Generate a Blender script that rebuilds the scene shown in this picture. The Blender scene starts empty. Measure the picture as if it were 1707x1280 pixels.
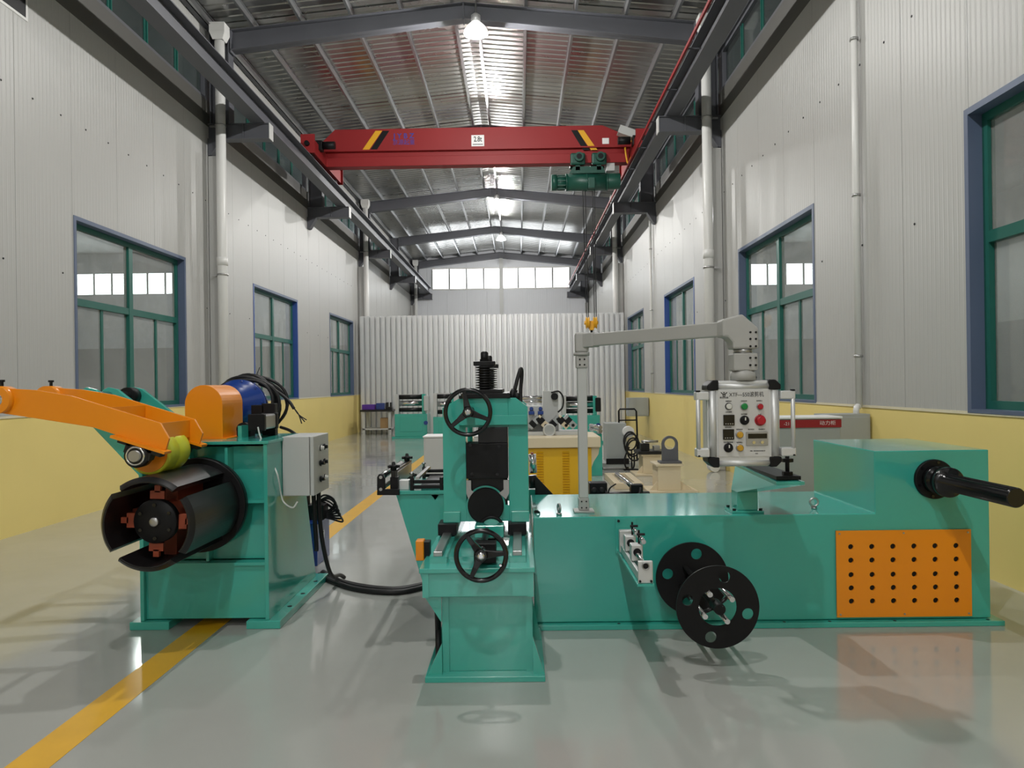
import bpy, math, random
from mathutils import Vector, Matrix
random.seed(7)
scn = bpy.context.scene
col = scn.collection

# ---------------------------------------------------------------- camera
FPX, CAM_H = 1230.0, 1.5207
YAW, PITCH, ROLL = 0.0091, 0.0007, -0.0136
cy, sy, cp, sp = math.cos(YAW), math.sin(YAW), math.cos(PITCH), math.sin(PITCH)
FWD = Vector((-sy * cp, cy * cp, sp))
_r0 = Vector((cy, sy, 0))
_u0 = _r0.cross(FWD)
RGT = _r0 * math.cos(ROLL) + _u0 * math.sin(ROLL)
UPV = _u0 * math.cos(ROLL) - _r0 * math.sin(ROLL)
cam = bpy.data.objects.new('camera', bpy.data.cameras.new('camera'))
col.objects.link(cam)
cam.data.sensor_width = 36.0
cam.data.lens = FPX / 1707.0 * 36.0
cam.data.clip_start, cam.data.clip_end = 0.05, 200
m = Matrix((RGT, UPV, -FWD)).transposed().to_4x4()
m.translation = (0, 0, CAM_H)
cam.matrix_world = m
scn.camera = cam

# ---------------------------------------------------------------- world, exposure
world = bpy.data.worlds.new('overcast_sky'); scn.world = world
world.use_nodes = True
bg = world.node_tree.nodes['Background']
bg.inputs[0].default_value = (0.86, 0.93, 1.0, 1)
bg.inputs[1].default_value = 1.0
scn.view_settings.view_transform = 'Standard'
scn.view_settings.look = 'None'
scn.view_settings.gamma = 1.0
scn.view_settings.use_curve_mapping = False
scn.view_settings.exposure = -1.2
LAMP_POWER = 1250.0
DAY = 14.0          # clerestory panes lit by daylight


# ---------------------------------------------------------------- pixel helpers (1707 x 1280 photograph)
def ray(u, v):
    return RGT * (u - 853.5) - UPV * (v - 640.0) + FWD * FPX
def at_y(u, v, Y):
    d = ray(u, v); return Vector((0, 0, CAM_H)) + d * (Y / d.y)
def at_x(u, v, X):
    d = ray(u, v); return Vector((0, 0, CAM_H)) + d * (X / d.x)
def at_z(u, v, z=0.0):
    d = ray(u, v); return Vector((0, 0, CAM_H)) + d * ((z - CAM_H) / d.z)


# ---------------------------------------------------------------- materials
MATS = {}
def pm(name, c, rough=0.5, metal=0.0, var=0.06, vs=2.5, bump=0.0, bs=60.0, coat=0.0, emit=None, es=0.0, spec=0.5, rvar=0.0, stretch=None, stain=0.0):
    if name in MATS: return MATS[name]
    mt = bpy.data.materials.new(name); mt.use_nodes = True
    nt = mt.node_tree; N = nt.nodes; L = nt.links
    b = N['Principled BSDF']
    b.inputs['Roughness'].default_value = rough
    b.inputs['Metallic'].default_value = metal
    b.inputs['Specular IOR Level'].default_value = spec
    b.inputs['Coat Weight'].default_value = coat
    b.inputs['Coat Roughness'].default_value = 0.07
    tc = N.new('ShaderNodeTexCoord'); vec = tc.outputs['Object']
    if stretch:
        mp = N.new('ShaderNodeMapping'); mp.inputs['Scale'].default_value = stretch
        L.new(vec, mp.inputs['Vector']); vec = mp.outputs['Vector']
    nz = N.new('ShaderNodeTexNoise'); nz.inputs['Scale'].default_value = vs; nz.inputs['Detail'].default_value = 5
    L.new(vec, nz.inputs['Vector'])
    mx = N.new('ShaderNodeMix'); mx.data_type = 'RGBA'
    lo = [max(0, x * (1 - var)) for x in c]; hi = [min(1, x * (1 + var)) for x in c]
    mx.inputs[6].default_value = (*lo, 1); mx.inputs[7].default_value = (*hi, 1)
    L.new(nz.outputs['Fac'], mx.inputs[0]); L.new(mx.outputs[2], b.inputs['Base Color'])
    if rvar:
        mr = N.new('ShaderNodeMapRange'); mr.inputs[1].default_value = .3; mr.inputs[2].default_value = .7
        mr.inputs[3].default_value = max(0.02, rough - rvar); mr.inputs[4].default_value = rough + rvar
        L.new(nz.outputs['Fac'], mr.inputs[0]); L.new(mr.outputs[0], b.inputs['Roughness'])
    if bump:
        n2 = N.new('ShaderNodeTexNoise'); n2.inputs['Scale'].default_value = bs; n2.inputs['Detail'].default_value = 3
        L.new(vec, n2.inputs['Vector'])
        bp = N.new('ShaderNodeBump'); bp.inputs['Strength'].default_value = bump; bp.inputs['Distance'].default_value = 0.01
        L.new(n2.outputs['Fac'], bp.inputs['Height']); L.new(bp.outputs['Normal'], b.inputs['Normal'])
    if emit:
        b.inputs['Emission Color'].default_value = (*emit, 1); b.inputs['Emission Strength'].default_value = es
    MATS[name] = mt
    return mt

def ribbed(name, c, rough, metal, axis, pitch, dist, var=0.05, vs=1.2, spec=0.5):
    """sheet metal with fine parallel ribs as relief"""
    mt = pm(name, c, rough, metal, var, vs, spec=spec)
    nt = mt.node_tree; N = nt.nodes; L = nt.links
    g = N.new('ShaderNodeNewGeometry'); sx = N.new('ShaderNodeSeparateXYZ'); L.new(g.outputs['Position'], sx.inputs[0])
    mu = N.new('ShaderNodeMath'); mu.operation = 'MULTIPLY'; mu.inputs[1].default_value = 2 * math.pi / pitch
    L.new(sx.outputs['XYZ'.index(axis)], mu.inputs[0])
    sn = N.new('ShaderNodeMath'); sn.operation = 'SINE'; L.new(mu.outputs[0], sn.inputs[0])
    pw = N.new('ShaderNodeMapRange'); pw.inputs[1].default_value = .55; pw.inputs[2].default_value = 1.0
    L.new(sn.outputs[0], pw.inputs[0])
    bp = N.new('ShaderNodeBump'); bp.inputs['Strength'].default_value = 1.0; bp.inputs['Distance'].default_value = dist
    L.new(pw.outputs[0], bp.inputs['Height']); L.new(bp.outputs['Normal'], N['Principled BSDF'].inputs['Normal'])
    return mt

def glass(name, tint, dust, dustc, gloss=0.12, rough=0.05):
    mt = bpy.data.materials.new(name); mt.use_nodes = True
    nt = mt.node_tree; N = nt.nodes; L = nt.links
    N.remove(N['Principled BSDF']); out = N['Material Output']
    tr = N.new('ShaderNodeBsdfTransparent'); tr.inputs[0].default_value = (*tint, 1)
    df = N.new('ShaderNodeBsdfDiffuse'); df.inputs[0].default_value = (*dustc, 1)
    gl = N.new('ShaderNodeBsdfGlossy'); gl.inputs['Roughness'].default_value = rough
    tc = N.new('ShaderNodeTexCoord'); nz = N.new('ShaderNodeTexNoise'); nz.inputs['Scale'].default_value = 1.6; nz.inputs['Detail'].default_value = 6
    L.new(tc.outputs['Object'], nz.inputs['Vector'])
    mr = N.new('ShaderNodeMapRange'); mr.inputs[1].default_value = .25; mr.inputs[2].default_value = .75
    mr.inputs[3].default_value = dust * .6; mr.inputs[4].default_value = min(1, dust * 1.4)
    L.new(nz.outputs['Fac'], mr.inputs[0])
    m1 = N.new('ShaderNodeMixShader'); L.new(mr.outputs[0], m1.inputs[0]); L.new(tr.outputs[0], m1.inputs[1]); L.new(df.outputs[0], m1.inputs[2])
    lw = N.new('ShaderNodeLayerWeight'); lw.inputs[0].default_value = .5
    po = N.new('ShaderNodeMath'); po.operation = 'POWER'; po.inputs[1].default_value = 5.0; L.new(lw.outputs['Facing'], po.inputs[0])
    ad = N.new('ShaderNodeMath'); ad.operation = 'MULTIPLY_ADD'; ad.inputs[1].default_value = .6; ad.inputs[2].default_value = gloss * .4; L.new(po.outputs[0], ad.inputs[0])
    m2 = N.new('ShaderNodeMixShader'); L.new(ad.outputs[0], m2.inputs[0]); L.new(m1.outputs[0], m2.inputs[1]); L.new(gl.outputs[0], m2.inputs[2])
    L.new(m2.outputs[0], out.inputs['Surface'])
    MATS[name] = mt
    return mt

def srgb(r, g, b):
    f = lambda x: (x / 255 / 12.92) if x <= 10 else ((x / 255 + 0.055) / 1.055) ** 2.4
    return (f(r), f(g), f(b))

TEAL = pm('teal_paint', (0.045, 0.395, 0.325), 0.16, var=0.05, vs=3, bump=0.03, bs=7, coat=0.5)
ORANGE = pm('orange_paint', (0.85, 0.27, 0.002), 0.34, var=0.05, coat=0.25)
BLACK = pm('black_oxide', (0.007, 0.007, 0.008), 0.45, var=0.2, spec=.22)
BLACKG = pm('black_gloss', (0.006, 0.006, 0.007), 0.2, var=0.2, coat=0.3, spec=.35)
BLACKS = pm('black_machined_steel', (0.011, 0.011, 0.012), 0.34, metal=0.1, var=0.15, spec=.4)
RUBBER = pm('black_rubber', (0.010, 0.010, 0.011), 0.5, var=0.15, spec=.35)
CHROME = pm('bright_steel', (0.72, 0.72, 0.73), 0.16, metal=1.0, var=0.05)
STEEL = pm('dull_steel', (0.45, 0.45, 0.45), 0.38, metal=1.0, var=0.1)
ALU = pm('satin_aluminium', (0.66, 0.67, 0.67), 0.48, metal=0.6, var=0.04)
GREYP = pm('light_grey_paint', (0.50, 0.51, 0.50), 0.4, var=0.04)
ARMG = pm('warm_grey_cast', (0.40, 0.40, 0.385), 0.45, var=0.04)
BLUEP = pm('blue_paint', (0.012, 0.045, 0.24), 0.25, var=0.1, coat=0.3)
SALMON = pm('red_oxide', (0.26, 0.045, 0.016), 0.5, var=0.12)
YELLOWPU = pm('lime_polyurethane', (0.56, 0.60, 0.035), 0.35, var=0.05)
YELLOWM = pm('mustard_paint', (0.74, 0.43, 0.008), 0.4, var=0.05)
CREAM = pm('cream_paint', (0.70, 0.60, 0.42), 0.38, var=0.05)
FRAMESTEEL = pm('dark_grey_steel', (0.098, 0.102, 0.118), 0.5, var=0.12, vs=1.5)
BAND = pm('brown_grey_flashing', (0.085, 0.083, 0.074), 0.55, var=0.08)
GALV = pm('galvanised_purlin', (0.40, 0.41, 0.42), 0.32, metal=0.85, var=0.1)
PVC = pm('white_pvc', (0.72, 0.72, 0.70), 0.35, var=0.04)
CRANE = pm('crane_red', (0.27, 0.017, 0.019), 0.5, var=0.08, vs=1.5, coat=0.0, spec=.3)
HOIST = pm('hoist_green', (0.007, 0.070, 0.048), 0.42, var=0.12)
WYEL = pm('plinth_yellow', (0.87, 0.70, 0.25), 0.5, var=0.05, vs=1.2, bump=0.05, bs=9)
WINBLUE = pm('blue_window_trim', (0.03, 0.085, 0.33), 0.4, var=0.08)
WINSLATE = pm('slate_blue_trim', (0.10, 0.135, 0.22), 0.45, var=0.08)
WINGREEN = pm('green_window_frame', (0.013, 0.125, 0.098), 0.38, var=0.08)
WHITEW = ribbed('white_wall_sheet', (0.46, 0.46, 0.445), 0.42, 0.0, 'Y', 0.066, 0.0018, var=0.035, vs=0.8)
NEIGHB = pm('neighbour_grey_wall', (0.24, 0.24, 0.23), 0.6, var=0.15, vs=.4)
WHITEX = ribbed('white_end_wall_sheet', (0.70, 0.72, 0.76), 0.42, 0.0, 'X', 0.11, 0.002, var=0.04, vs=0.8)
PARTM = pm('partition_zinc_sheet', (0.70, 0.71, 0.71), 0.40, metal=0.45, var=0.06, vs=1.5, stretch=(1, 1, .2))
ROOFM = pm('foil_roof_sheet', (0.45, 0.45, 0.44), 0.285, metal=0.9, var=0.14, vs=0.7, rvar=.04, bump=0.10, bs=2.2)
STRIPE = pm('floor_marking_yellow', (0.80, 0.44, 0.02), 0.28, var=0.12, vs=5)
SIGNW = pm('sign_white', (0.82, 0.82, 0.82), 0.5, var=0.03)
REDBAND = pm('maroon_band', (0.30, 0.010, 0.018), 0.4, var=0.05)
CABG = pm('cabinet_grey', (0.36, 0.38, 0.37), 0.42, var=0.04)
DAYPANE = pm('daylit_pane', (0.8, 0.8, 0.8), 0.3, var=0.02, emit=(0.93, 0.97, 1.0), es=DAY)
SHADE = pm('glowing_lamp_shade', (0.8, 0.8, 0.8), 0.25, metal=.3, emit=(1.0, .98, .93), es=3.0)
BULB = pm('lamp_bulb_glow', (1, 1, 1), 0.3, emit=(1.0, 0.98, 0.93), es=90)
CLEARTUBE = pm('clear_air_hose', (0.62, 0.66, 0.64), 0.2, var=0.04)
COPPER = pm('copper_core', (0.5, 0.2, 0.1), 0.4, metal=.6)
INKB = pm('ink_black', (0.01, 0.01, 0.01), 0.6)
INKBLUE = pm('ink_blue', (0.03, 0.04, 0.30), 0.6)
INKW = pm('ink_white', (0.75, 0.7, 0.7), 0.6)
PANELF = pm('panel_face_grey', (0.60, 0.60, 0.59), 0.4, metal=0.2, var=0.03)
BTN_G = pm('button_green', (0.005, 0.22, 0.05), 0.3)
BTN_R = pm('button_red', (0.42, 0.008, 0.02), 0.3)
BTN_Y = pm('button_amber', (0.55, 0.30, 0.02), 0.35)
BTN_W = pm('button_white', (0.65, 0.65, 0.6), 0.35)
CRYEL = pm('crane_yellow', (0.75, 0.38, 0.01), 0.45)
TANBOX = pm('tan_carton', (0.35, 0.22, 0.10), 0.7)
WGLASS = glass('dusty_glass', (0.86, 0.90, 0.88), 0.30, (0.50, 0.50, 0.49), 0.10, 0.04)
CGLASS = glass('dark_clerestory_glass', (0.55, 0.62, 0.62), 0.10, (0.25, 0.26, 0.26), 0.05, 0.06)

# floor: glossy grey epoxy with soft waviness and faint scuffs
FLOORM = pm('epoxy_floor', (0.385, 0.395, 0.372), 0.13, var=0.12, vs=0.9, rvar=0.05)
def _floor():
    nt = FLOORM.node_tree; N = nt.nodes; L = nt.links; b = N['Principled BSDF']
    b.inputs['Coat Weight'].default_value = 0.25; b.inputs['Coat Roughness'].default_value = 0.04
    tc = N.new('ShaderNodeTexCoord')
    n1 = N.new('ShaderNodeTexNoise'); n1.inputs['Scale'].default_value = 2.2; n1.inputs['Detail'].default_value = 2
    L.new(tc.outputs['Object'], n1.inputs['Vector'])
    bp = N.new('ShaderNodeBump'); bp.inputs['Strength'].default_value = 0.35; bp.inputs['Distance'].default_value = 0.006
    L.new(n1.outputs['Fac'], bp.inputs['Height']); L.new(bp.outputs['Normal'], b.inputs['Normal']); L.new(bp.outputs['Normal'], b.inputs['Coat Normal'])
_floor()


JOINED = {'bolt', 'flange_bolt', 'bolt_hole', 'chock_bolt', 'panel_screw', 'bracket_bolt', 'base_bolt', 'cooling_fin', 'web_stiffener', 'meter_key', 'knob_lobe'}   # too small to pick apart singly
# ---------------------------------------------------------------- mesh building
class MB:
    def __init__(s): s.v = []; s.f = []; s.sm = []
    def add(s, vs, fs, smooth=False):
        o = len(s.v); s.v += [tuple(x) for x in vs]
        for f in fs: s.f.append([i + o for i in f]); s.sm.append(smooth)
        return s
    def box(s, x0, x1, y0, y1, z0, z1):
        vs = [(x, y, z) for z in (z0, z1) for y in (y0, y1) for x in (x0, x1)]
        return s.add(vs, [(0, 2, 3, 1), (4, 5, 7, 6), (0, 1, 5, 4), (2, 6, 7, 3), (0, 4, 6, 2), (1, 3, 7, 5)])
    def obox(s, c, ax, ay, az):
        c = Vector(c); vs = [c + Vector(ax) * i + Vector(ay) * j + Vector(az) * k for k in (-1, 1) for j in (-1, 1) for i in (-1, 1)]
        return s.add(vs, [(0, 2, 3, 1), (4, 5, 7, 6), (0, 1, 5, 4), (2, 6, 7, 3), (0, 4, 6, 2), (1, 3, 7, 5)])
    def prism(s, poly, plane, a, b):
        """poly: 2D points; plane 'xz' extrudes along y from a to b, 'xy' along z, 'yz' along x"""
        def P(p, t):
            if plane == 'xz': return (p[0], t, p[1])
            if plane == 'xy': return (p[0], p[1], t)
            return (t, p[0], p[1])
        n = len(poly)
        vs = [P(p, a) for p in poly] + [P(p, b) for p in poly]
        fs = [tuple(range(n)), tuple(range(2 * n - 1, n - 1, -1))]
        fs += [(i, i + n, (i + 1) % n + n, (i + 1) % n) for i in range(n)]
        return s.add(vs, fs)
    def cyl(s, p0, p1, r0, r1=None, n=20, caps=True, a0=0.0):
        p0, p1 = Vector(p0), Vector(p1); r1 = r0 if r1 is None else r1
        d = (p1 - p0).normalized(); t = Vector((0, 0, 1)) if abs(d.z) < .9 else Vector((1, 0, 0))
        u = d.cross(t).normalized(); w = d.cross(u)
        vs = []
        for p, r in ((p0, r0), (p1, r1)):
            for i in range(n):
                a = a0 + 2 * math.pi * i / n
                vs.append(p + (u * math.cos(a) + w * math.sin(a)) * r)
        s.add(vs, [(i, (i + 1) % n, (i + 1) % n + n, i + n) for i in range(n)], n > 8)
        if caps:
            o = len(s.v) - 2 * n
            s.f.append([o + i for i in range(n - 1, -1, -1)]); s.sm.append(False)
            s.f.append([o + n + i for i in range(n)]); s.sm.append(False)
        return s
    def lathe(s, c, d, prof, n=24):
        """prof: (distance along d, radius)"""
        c, d = Vector(c), Vector(d).normalized(); t = Vector((0, 0, 1)) if abs(d.z) < .9 else Vector((1, 0, 0))
        u = d.cross(t).normalized(); w = d.cross(u); vs = []
        for h, r in prof:
            for i in range(n):
                a = 2 * math.pi * i / n; vs.append(c + d * h + (u * math.cos(a) + w * math.sin(a)) * r)
        m = len(prof); fs = []
        for k in range(m - 1):
            fs += [(k * n + i, k * n + (i + 1) % n, (k + 1) * n + (i + 1) % n, (k + 1) * n + i) for i in range(n)]
        s.add(vs, fs, True)
        o = len(s.v) - m * n
        if prof[0][1] > 1e-5: s.f.append([o + i for i in range(n - 1, -1, -1)]); s.sm.append(False)
        if prof[-1][1] > 1e-5: s.f.append([o + (m - 1) * n + i for i in range(n)]); s.sm.append(False)
        return s
    def tube(s, pts, r, n=8, closed=False):
        pts = [Vector(p) for p in pts]; m = len(pts); vs = []; prev = None
        for k, p in enumerate(pts):
            if closed: d = pts[(k + 1) % m] - pts[k - 1]
            else: d = pts[min(k + 1, m - 1)] - pts[max(k - 1, 0)]
            d.normalize()
            if prev is None:
                t = Vector((0, 0, 1)) if abs(d.z) < .9 else Vector((1, 0, 0)); u = d.cross(t).normalized()
            else:
                u = (prev - d * prev.dot(d)).normalized()
            prev = u; w = d.cross(u)
            rr = r[k] if isinstance(r, (list, tuple)) else r
            for i in range(n):
                a = 2 * math.pi * i / n; vs.append(p + (u * math.cos(a) + w * math.sin(a)) * rr)
        rng = range(m if closed else m - 1); fs = []
        for k in rng:
            q = (k + 1) % m
            fs += [(k * n + i, k * n + (i + 1) % n, q * n + (i + 1) % n, q * n + i) for i in range(n)]
        s.add(vs, fs, True)
        if not closed:
            o = len(s.v) - m * n
            s.f.append([o + i for i in range(n - 1, -1, -1)]); s.sm.append(False)
            s.f.append([o + (m - 1) * n + i for i in range(n)]); s.sm.append(False)
        return s
    def torus(s, c, d, R, r, n=32, k=10):
        c, d = Vector(c), Vector(d).normalized(); t = Vector((0, 0, 1)) if abs(d.z) < .9 else Vector((1, 0, 0))
        u = d.cross(t).normalized(); w = d.cross(u)
        return s.tube([c + (u * math.cos(2 * math.pi * i / n) + w * math.sin(2 * math.pi * i / n)) * R for i in range(n)], r, k, True)
    def holed(s, c, U, V, N, outer, holes, th, n=24):
        """flat plate: outer radius (disc) with round holes [(cu, cv, r)], built by triangulating edge loops"""
        return s
    def build(s, name, mat, parent=None, bevel=0.0, seg=2, label=None):
        me = bpy.data.meshes.new(name)
        me.from_pydata(s.v, [], s.f); me.update()
        me.polygons.foreach_set('use_smooth', s.sm)
        me.materials.append(mat)
        o = bpy.data.objects.new(name, me); col.objects.link(o)
        if bevel:
            bv = o.modifiers.new('bevel', 'BEVEL'); bv.width = bevel; bv.segments = seg; bv.limit_method = 'ANGLE'; bv.angle_limit = 0.7
            bv.harden_normals = False
        if parent is not None: attach(o, parent)
        if label: o['label'] = label
        if name in JOINED: o['kind'] = 'stuff'
        return o

def world_loc(o):
    p = o.location.copy()
    q = o.parent
    while q is not None:
        p += q.location; q = q.parent
    return p
def attach(o, parent):
    """parent o (built in world coordinates) so that it keeps its place"""
    o.parent = parent
    o.location = o.location - world_loc(parent) if o.location.length else -world_loc(parent)

def thing(name, label, cat, loc, group=None):
    o = bpy.data.objects.new(name, None); col.objects.link(o)
    o.empty_display_size = 0.1; o.location = Vector(loc); o['label'] = label; o['category'] = cat
    if group: o['group'] = group
    return o
def tag(o, label, cat, group=None):
    o['label'] = label; o['category'] = cat
    if group: o['group'] = group
    return o
def struct(o):
    o['kind'] = 'structure'; return o
def sroot(name, loc, label=None):
    o = bpy.data.objects.new(name, None); col.objects.link(o); o.location = Vector(loc); o['kind'] = 'structure'
    if label: o['label'] = label
    return o
def place(o, parent, loc):
    """link a shared-mesh piece (built around the origin) under a parent at a world location"""
    o.parent = parent; o.location = Vector(loc) - world_loc(parent); return o
def piece(name, me, parent, loc, rot=None):
    o = bpy.data.objects.new(name, me); col.objects.link(o)
    if rot: o.rotation_euler = rot
    return place(o, parent, loc)
def shared(name, mb, mat):
    me = bpy.data.meshes.new(name); me.from_pydata(mb.v, [], mb.f); me.update()
    me.polygons.foreach_set('use_smooth', mb.sm); me.materials.append(mat); return me
def dup(root, loc, label=None, group=None):
    r = root.copy(); col.objects.link(r); r.location = Vector(loc)
    if label: r['label'] = label
    if group: r['group'] = group
    for ch in list(root.children):
        c = ch.copy(); col.objects.link(c); c.parent = r
        for g in list(ch.children):
            d = g.copy(); col.objects.link(d); d.parent = c
    return r

def text(body, size, mat, parent, org, right, up, name='lettering', align='CENTER', ext=0.0008, sx=1.0, bold=0.0):
    """flat lettering as a thin mesh on a surface: org = centre, right/up = world directions"""
    c = bpy.data.curves.new(name, 'FONT'); c.body = body; c.size = size; c.align_x = align; c.align_y = 'CENTER'; c.extrude = ext; c.offset = bold
    c.resolution_u = 3
    t = bpy.data.objects.new(name, c); col.objects.link(t); bpy.context.view_layer.update()
    me = bpy.data.meshes.new_from_object(t.evaluated_get(bpy.context.evaluated_depsgraph_get()))
    bpy.data.objects.remove(t)
    R_, U_ = Vector(right).normalized(), Vector(up).normalized(); N_ = R_.cross(U_); O_ = Vector(org)
    for v in me.vertices: v.co = O_ + R_ * v.co.x * sx + U_ * v.co.y + N_ * v.co.z
    me.materials.clear(); me.materials.append(mat); me.name = name
    o = bpy.data.objects.new(name, me); col.objects.link(o)
    attach(o, parent); return o

def bezier(p, n=10):
    """smooth curve through points (Catmull-Rom)"""
    p = [Vector(x) for x in p]; out = []
    q = [p[0] * 2 - p[1]] + p + [p[-1] * 2 - p[-2]]
    for i in range(1, len(q) - 2):
        a, b, c, d = q[i - 1], q[i], q[i + 1], q[i + 2]
        for k in range(n):
            t = k / n
            out.append(0.5 * ((2 * b) + (c - a) * t + (2 * a - 5 * b + 4 * c - d) * t * t + (3 * b - a - 3 * c + d) * t ** 3))
    out.append(p[-1]); return out

from mathutils.geometry import tessellate_polygon
def holed_plate(mb, outer, holes, to3, th, n=20):
    """outer: 2D loop; holes: (u, v, r); to3(u, v, t) maps to 3D with t in 0..th"""
    loops = [list(outer)] + [[(u + r * math.cos(2 * math.pi * i / n), v + r * math.sin(2 * math.pi * i / n)) for i in range(n)] for u, v, r in holes]
    tris = tessellate_polygon([[Vector((x, y, 0)) for x, y in lp] for lp in loops])
    flat = [p for lp in loops for p in lp]
    m = len(flat)
    vs = [to3(p[0], p[1], 0) for p in flat] + [to3(p[0], p[1], th) for p in flat]
    fs = [tuple(t) for t in tris] + [tuple(i + m for i in reversed(t)) for t in tris]
    mb.add(vs, fs)
    o = 0; side = []
    for lp in loops:
        k = len(lp)
        side += [(o + i, o + (i + 1) % k, o + (i + 1) % k + m, o + i + m) for i in range(k)]; o += k
    base = len(mb.v) - 2 * m
    for f in side: mb.f.append([i + base for i in f]); mb.sm.append(len(outer) > 12)
    return mb
def circle(r, n=48, c=(0, 0)):
    return [(c[0] + r * math.cos(2 * math.pi * i / n), c[1] + r * math.sin(2 * math.pi * i / n)) for i in range(n)]

SEAL = pm('pale_sealant', (0.74, 0.68, 0.50), .7, bump=.5, bs=25)
# ================================================================ THE HALL
XL, XR = -5.331, 3.548
YB, YE = -23.2, 36.95            # wall behind the camera, far end wall
SILL = 1.25
WTOP = 6.06                      # top of the white wall sheets
BTOP = 6.50
XRIDGE = -0.87
FR = [0.8 + 6 * k for k in range(7)]     # steel frames every 6 m
def roof_z(x): return 8.28 - 0.1 * abs(x - XRIDGE)

floor = struct(MB().box(-24.7, 18.2, YB - .3, YE + .3, -0.2, 0).build('floor', FLOORM))
MB().box(-2.10, -1.915, YB + .3, 23.6, 0.0, 0.0015).build('floor_stripe', STRIPE, floor, label='yellow painted lane line on the floor')

WINS_L = [(8.82 + 6 * k, 11.80 + 6 * k) for k in (-1, 0, 1, 2)]
WINS_R = [(8.82 + 6 * k, 11.85 + 6 * k) for k in (-1, 0, 1, 2)]
WZ = 3.63

tn = [0]
def side_wall(name, X, s, wins):
    """s = +1: room lies towards +x (left wall)"""
    a, b = sorted((X, X - s * 0.32))
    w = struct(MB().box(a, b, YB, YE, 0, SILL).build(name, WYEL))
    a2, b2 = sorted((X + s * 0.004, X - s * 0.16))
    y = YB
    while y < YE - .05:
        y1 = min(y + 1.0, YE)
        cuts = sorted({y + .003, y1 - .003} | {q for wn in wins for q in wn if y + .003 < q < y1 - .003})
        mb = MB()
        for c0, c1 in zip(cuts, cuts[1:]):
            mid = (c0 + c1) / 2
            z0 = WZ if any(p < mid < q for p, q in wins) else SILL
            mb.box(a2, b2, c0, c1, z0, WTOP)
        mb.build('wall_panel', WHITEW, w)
        y = y1
    # brown-grey flashing band under the clerestory and the white strip above it
    a3, b3 = sorted((X + s * 0.008, X - s * 0.2))
    MB().box(a3, b3, YB, YE, WTOP, BTOP).build('flashing_band', BAND, w)
    MB().box(a2, b2, YB, YE, 7.28, 7.72).build('eave_panel', WHITEW, w)
    MB().box(*sorted((X + s * .02, X - s * .18)), YB, YE, 7.22, 7.28).build('clerestory_head', FRAMESTEEL, w)
    MB().box(*sorted((X + s * .009, X - s * .02)), YB, YE, SILL - .012, SILL + .012).build('sill_sealant', SEAL, w)
    # backing behind the sheet joints
    mb = MB(); a4, b4 = sorted((X - s * .165, X - s * .2)); e = [YB] + [q for wn in wins for q in wn] + [YE]
    for i in range(0, len(e), 2): mb.box(a4, b4, e[i], e[i + 1], SILL, WTOP)
    for p, q in wins: mb.box(a4, b4, p, q, WZ, WTOP)
    mb.build('wall_backing', BAND, w)
    # white boxed column covers with a flashing lip
    for y in FR[2::2]:
        tn[0] += 1; struct(MB().box(*sorted((X + s * .19, X + s * .013)), y - .10, y + .08, 0.0, 5.54).build('trim_%d' % tn[0], WHITEW, None, 0.012))
    # self-drilling screws along the girts
    mb = MB()
    for z in (2.9, 4.75):
        yy = 5.6
        while yy < 24:
            if not (z < WZ and any(p - .1 < yy < q + .1 for p, q in wins)):
                mb.cyl((X, yy, z), (X + s * .010, yy, z), .011, n=6)
            yy += .5 if z > 4 else 1.0
    so = mb.build('sheet_screw', BLACK, w); so['kind'] = 'stuff'
    return w
wall_left = side_wall('wall_left', XL, 1, WINS_L)
wall_right = side_wall('wall_right', XR, -1, WINS_R)

# black plate high on the left wall, coloured as the dark inside a vent
q0 = at_x(42, 30, XL)
MB().box(XL - .01, XL + .008, q0.y - 1.0, q0.y, q0.z, WTOP - .01).build('vent_dark_plate', BLACK, wall_left)
MB().box(XL - .01, XL + .01, q0.y - 1.0, q0.y + .03, q0.z - .03, q0.z).box(XL - .01, XL + .01, q0.y, q0.y + .03, q0.z, WTOP - .01).build('vent_trim', PVC, wall_left)

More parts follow.
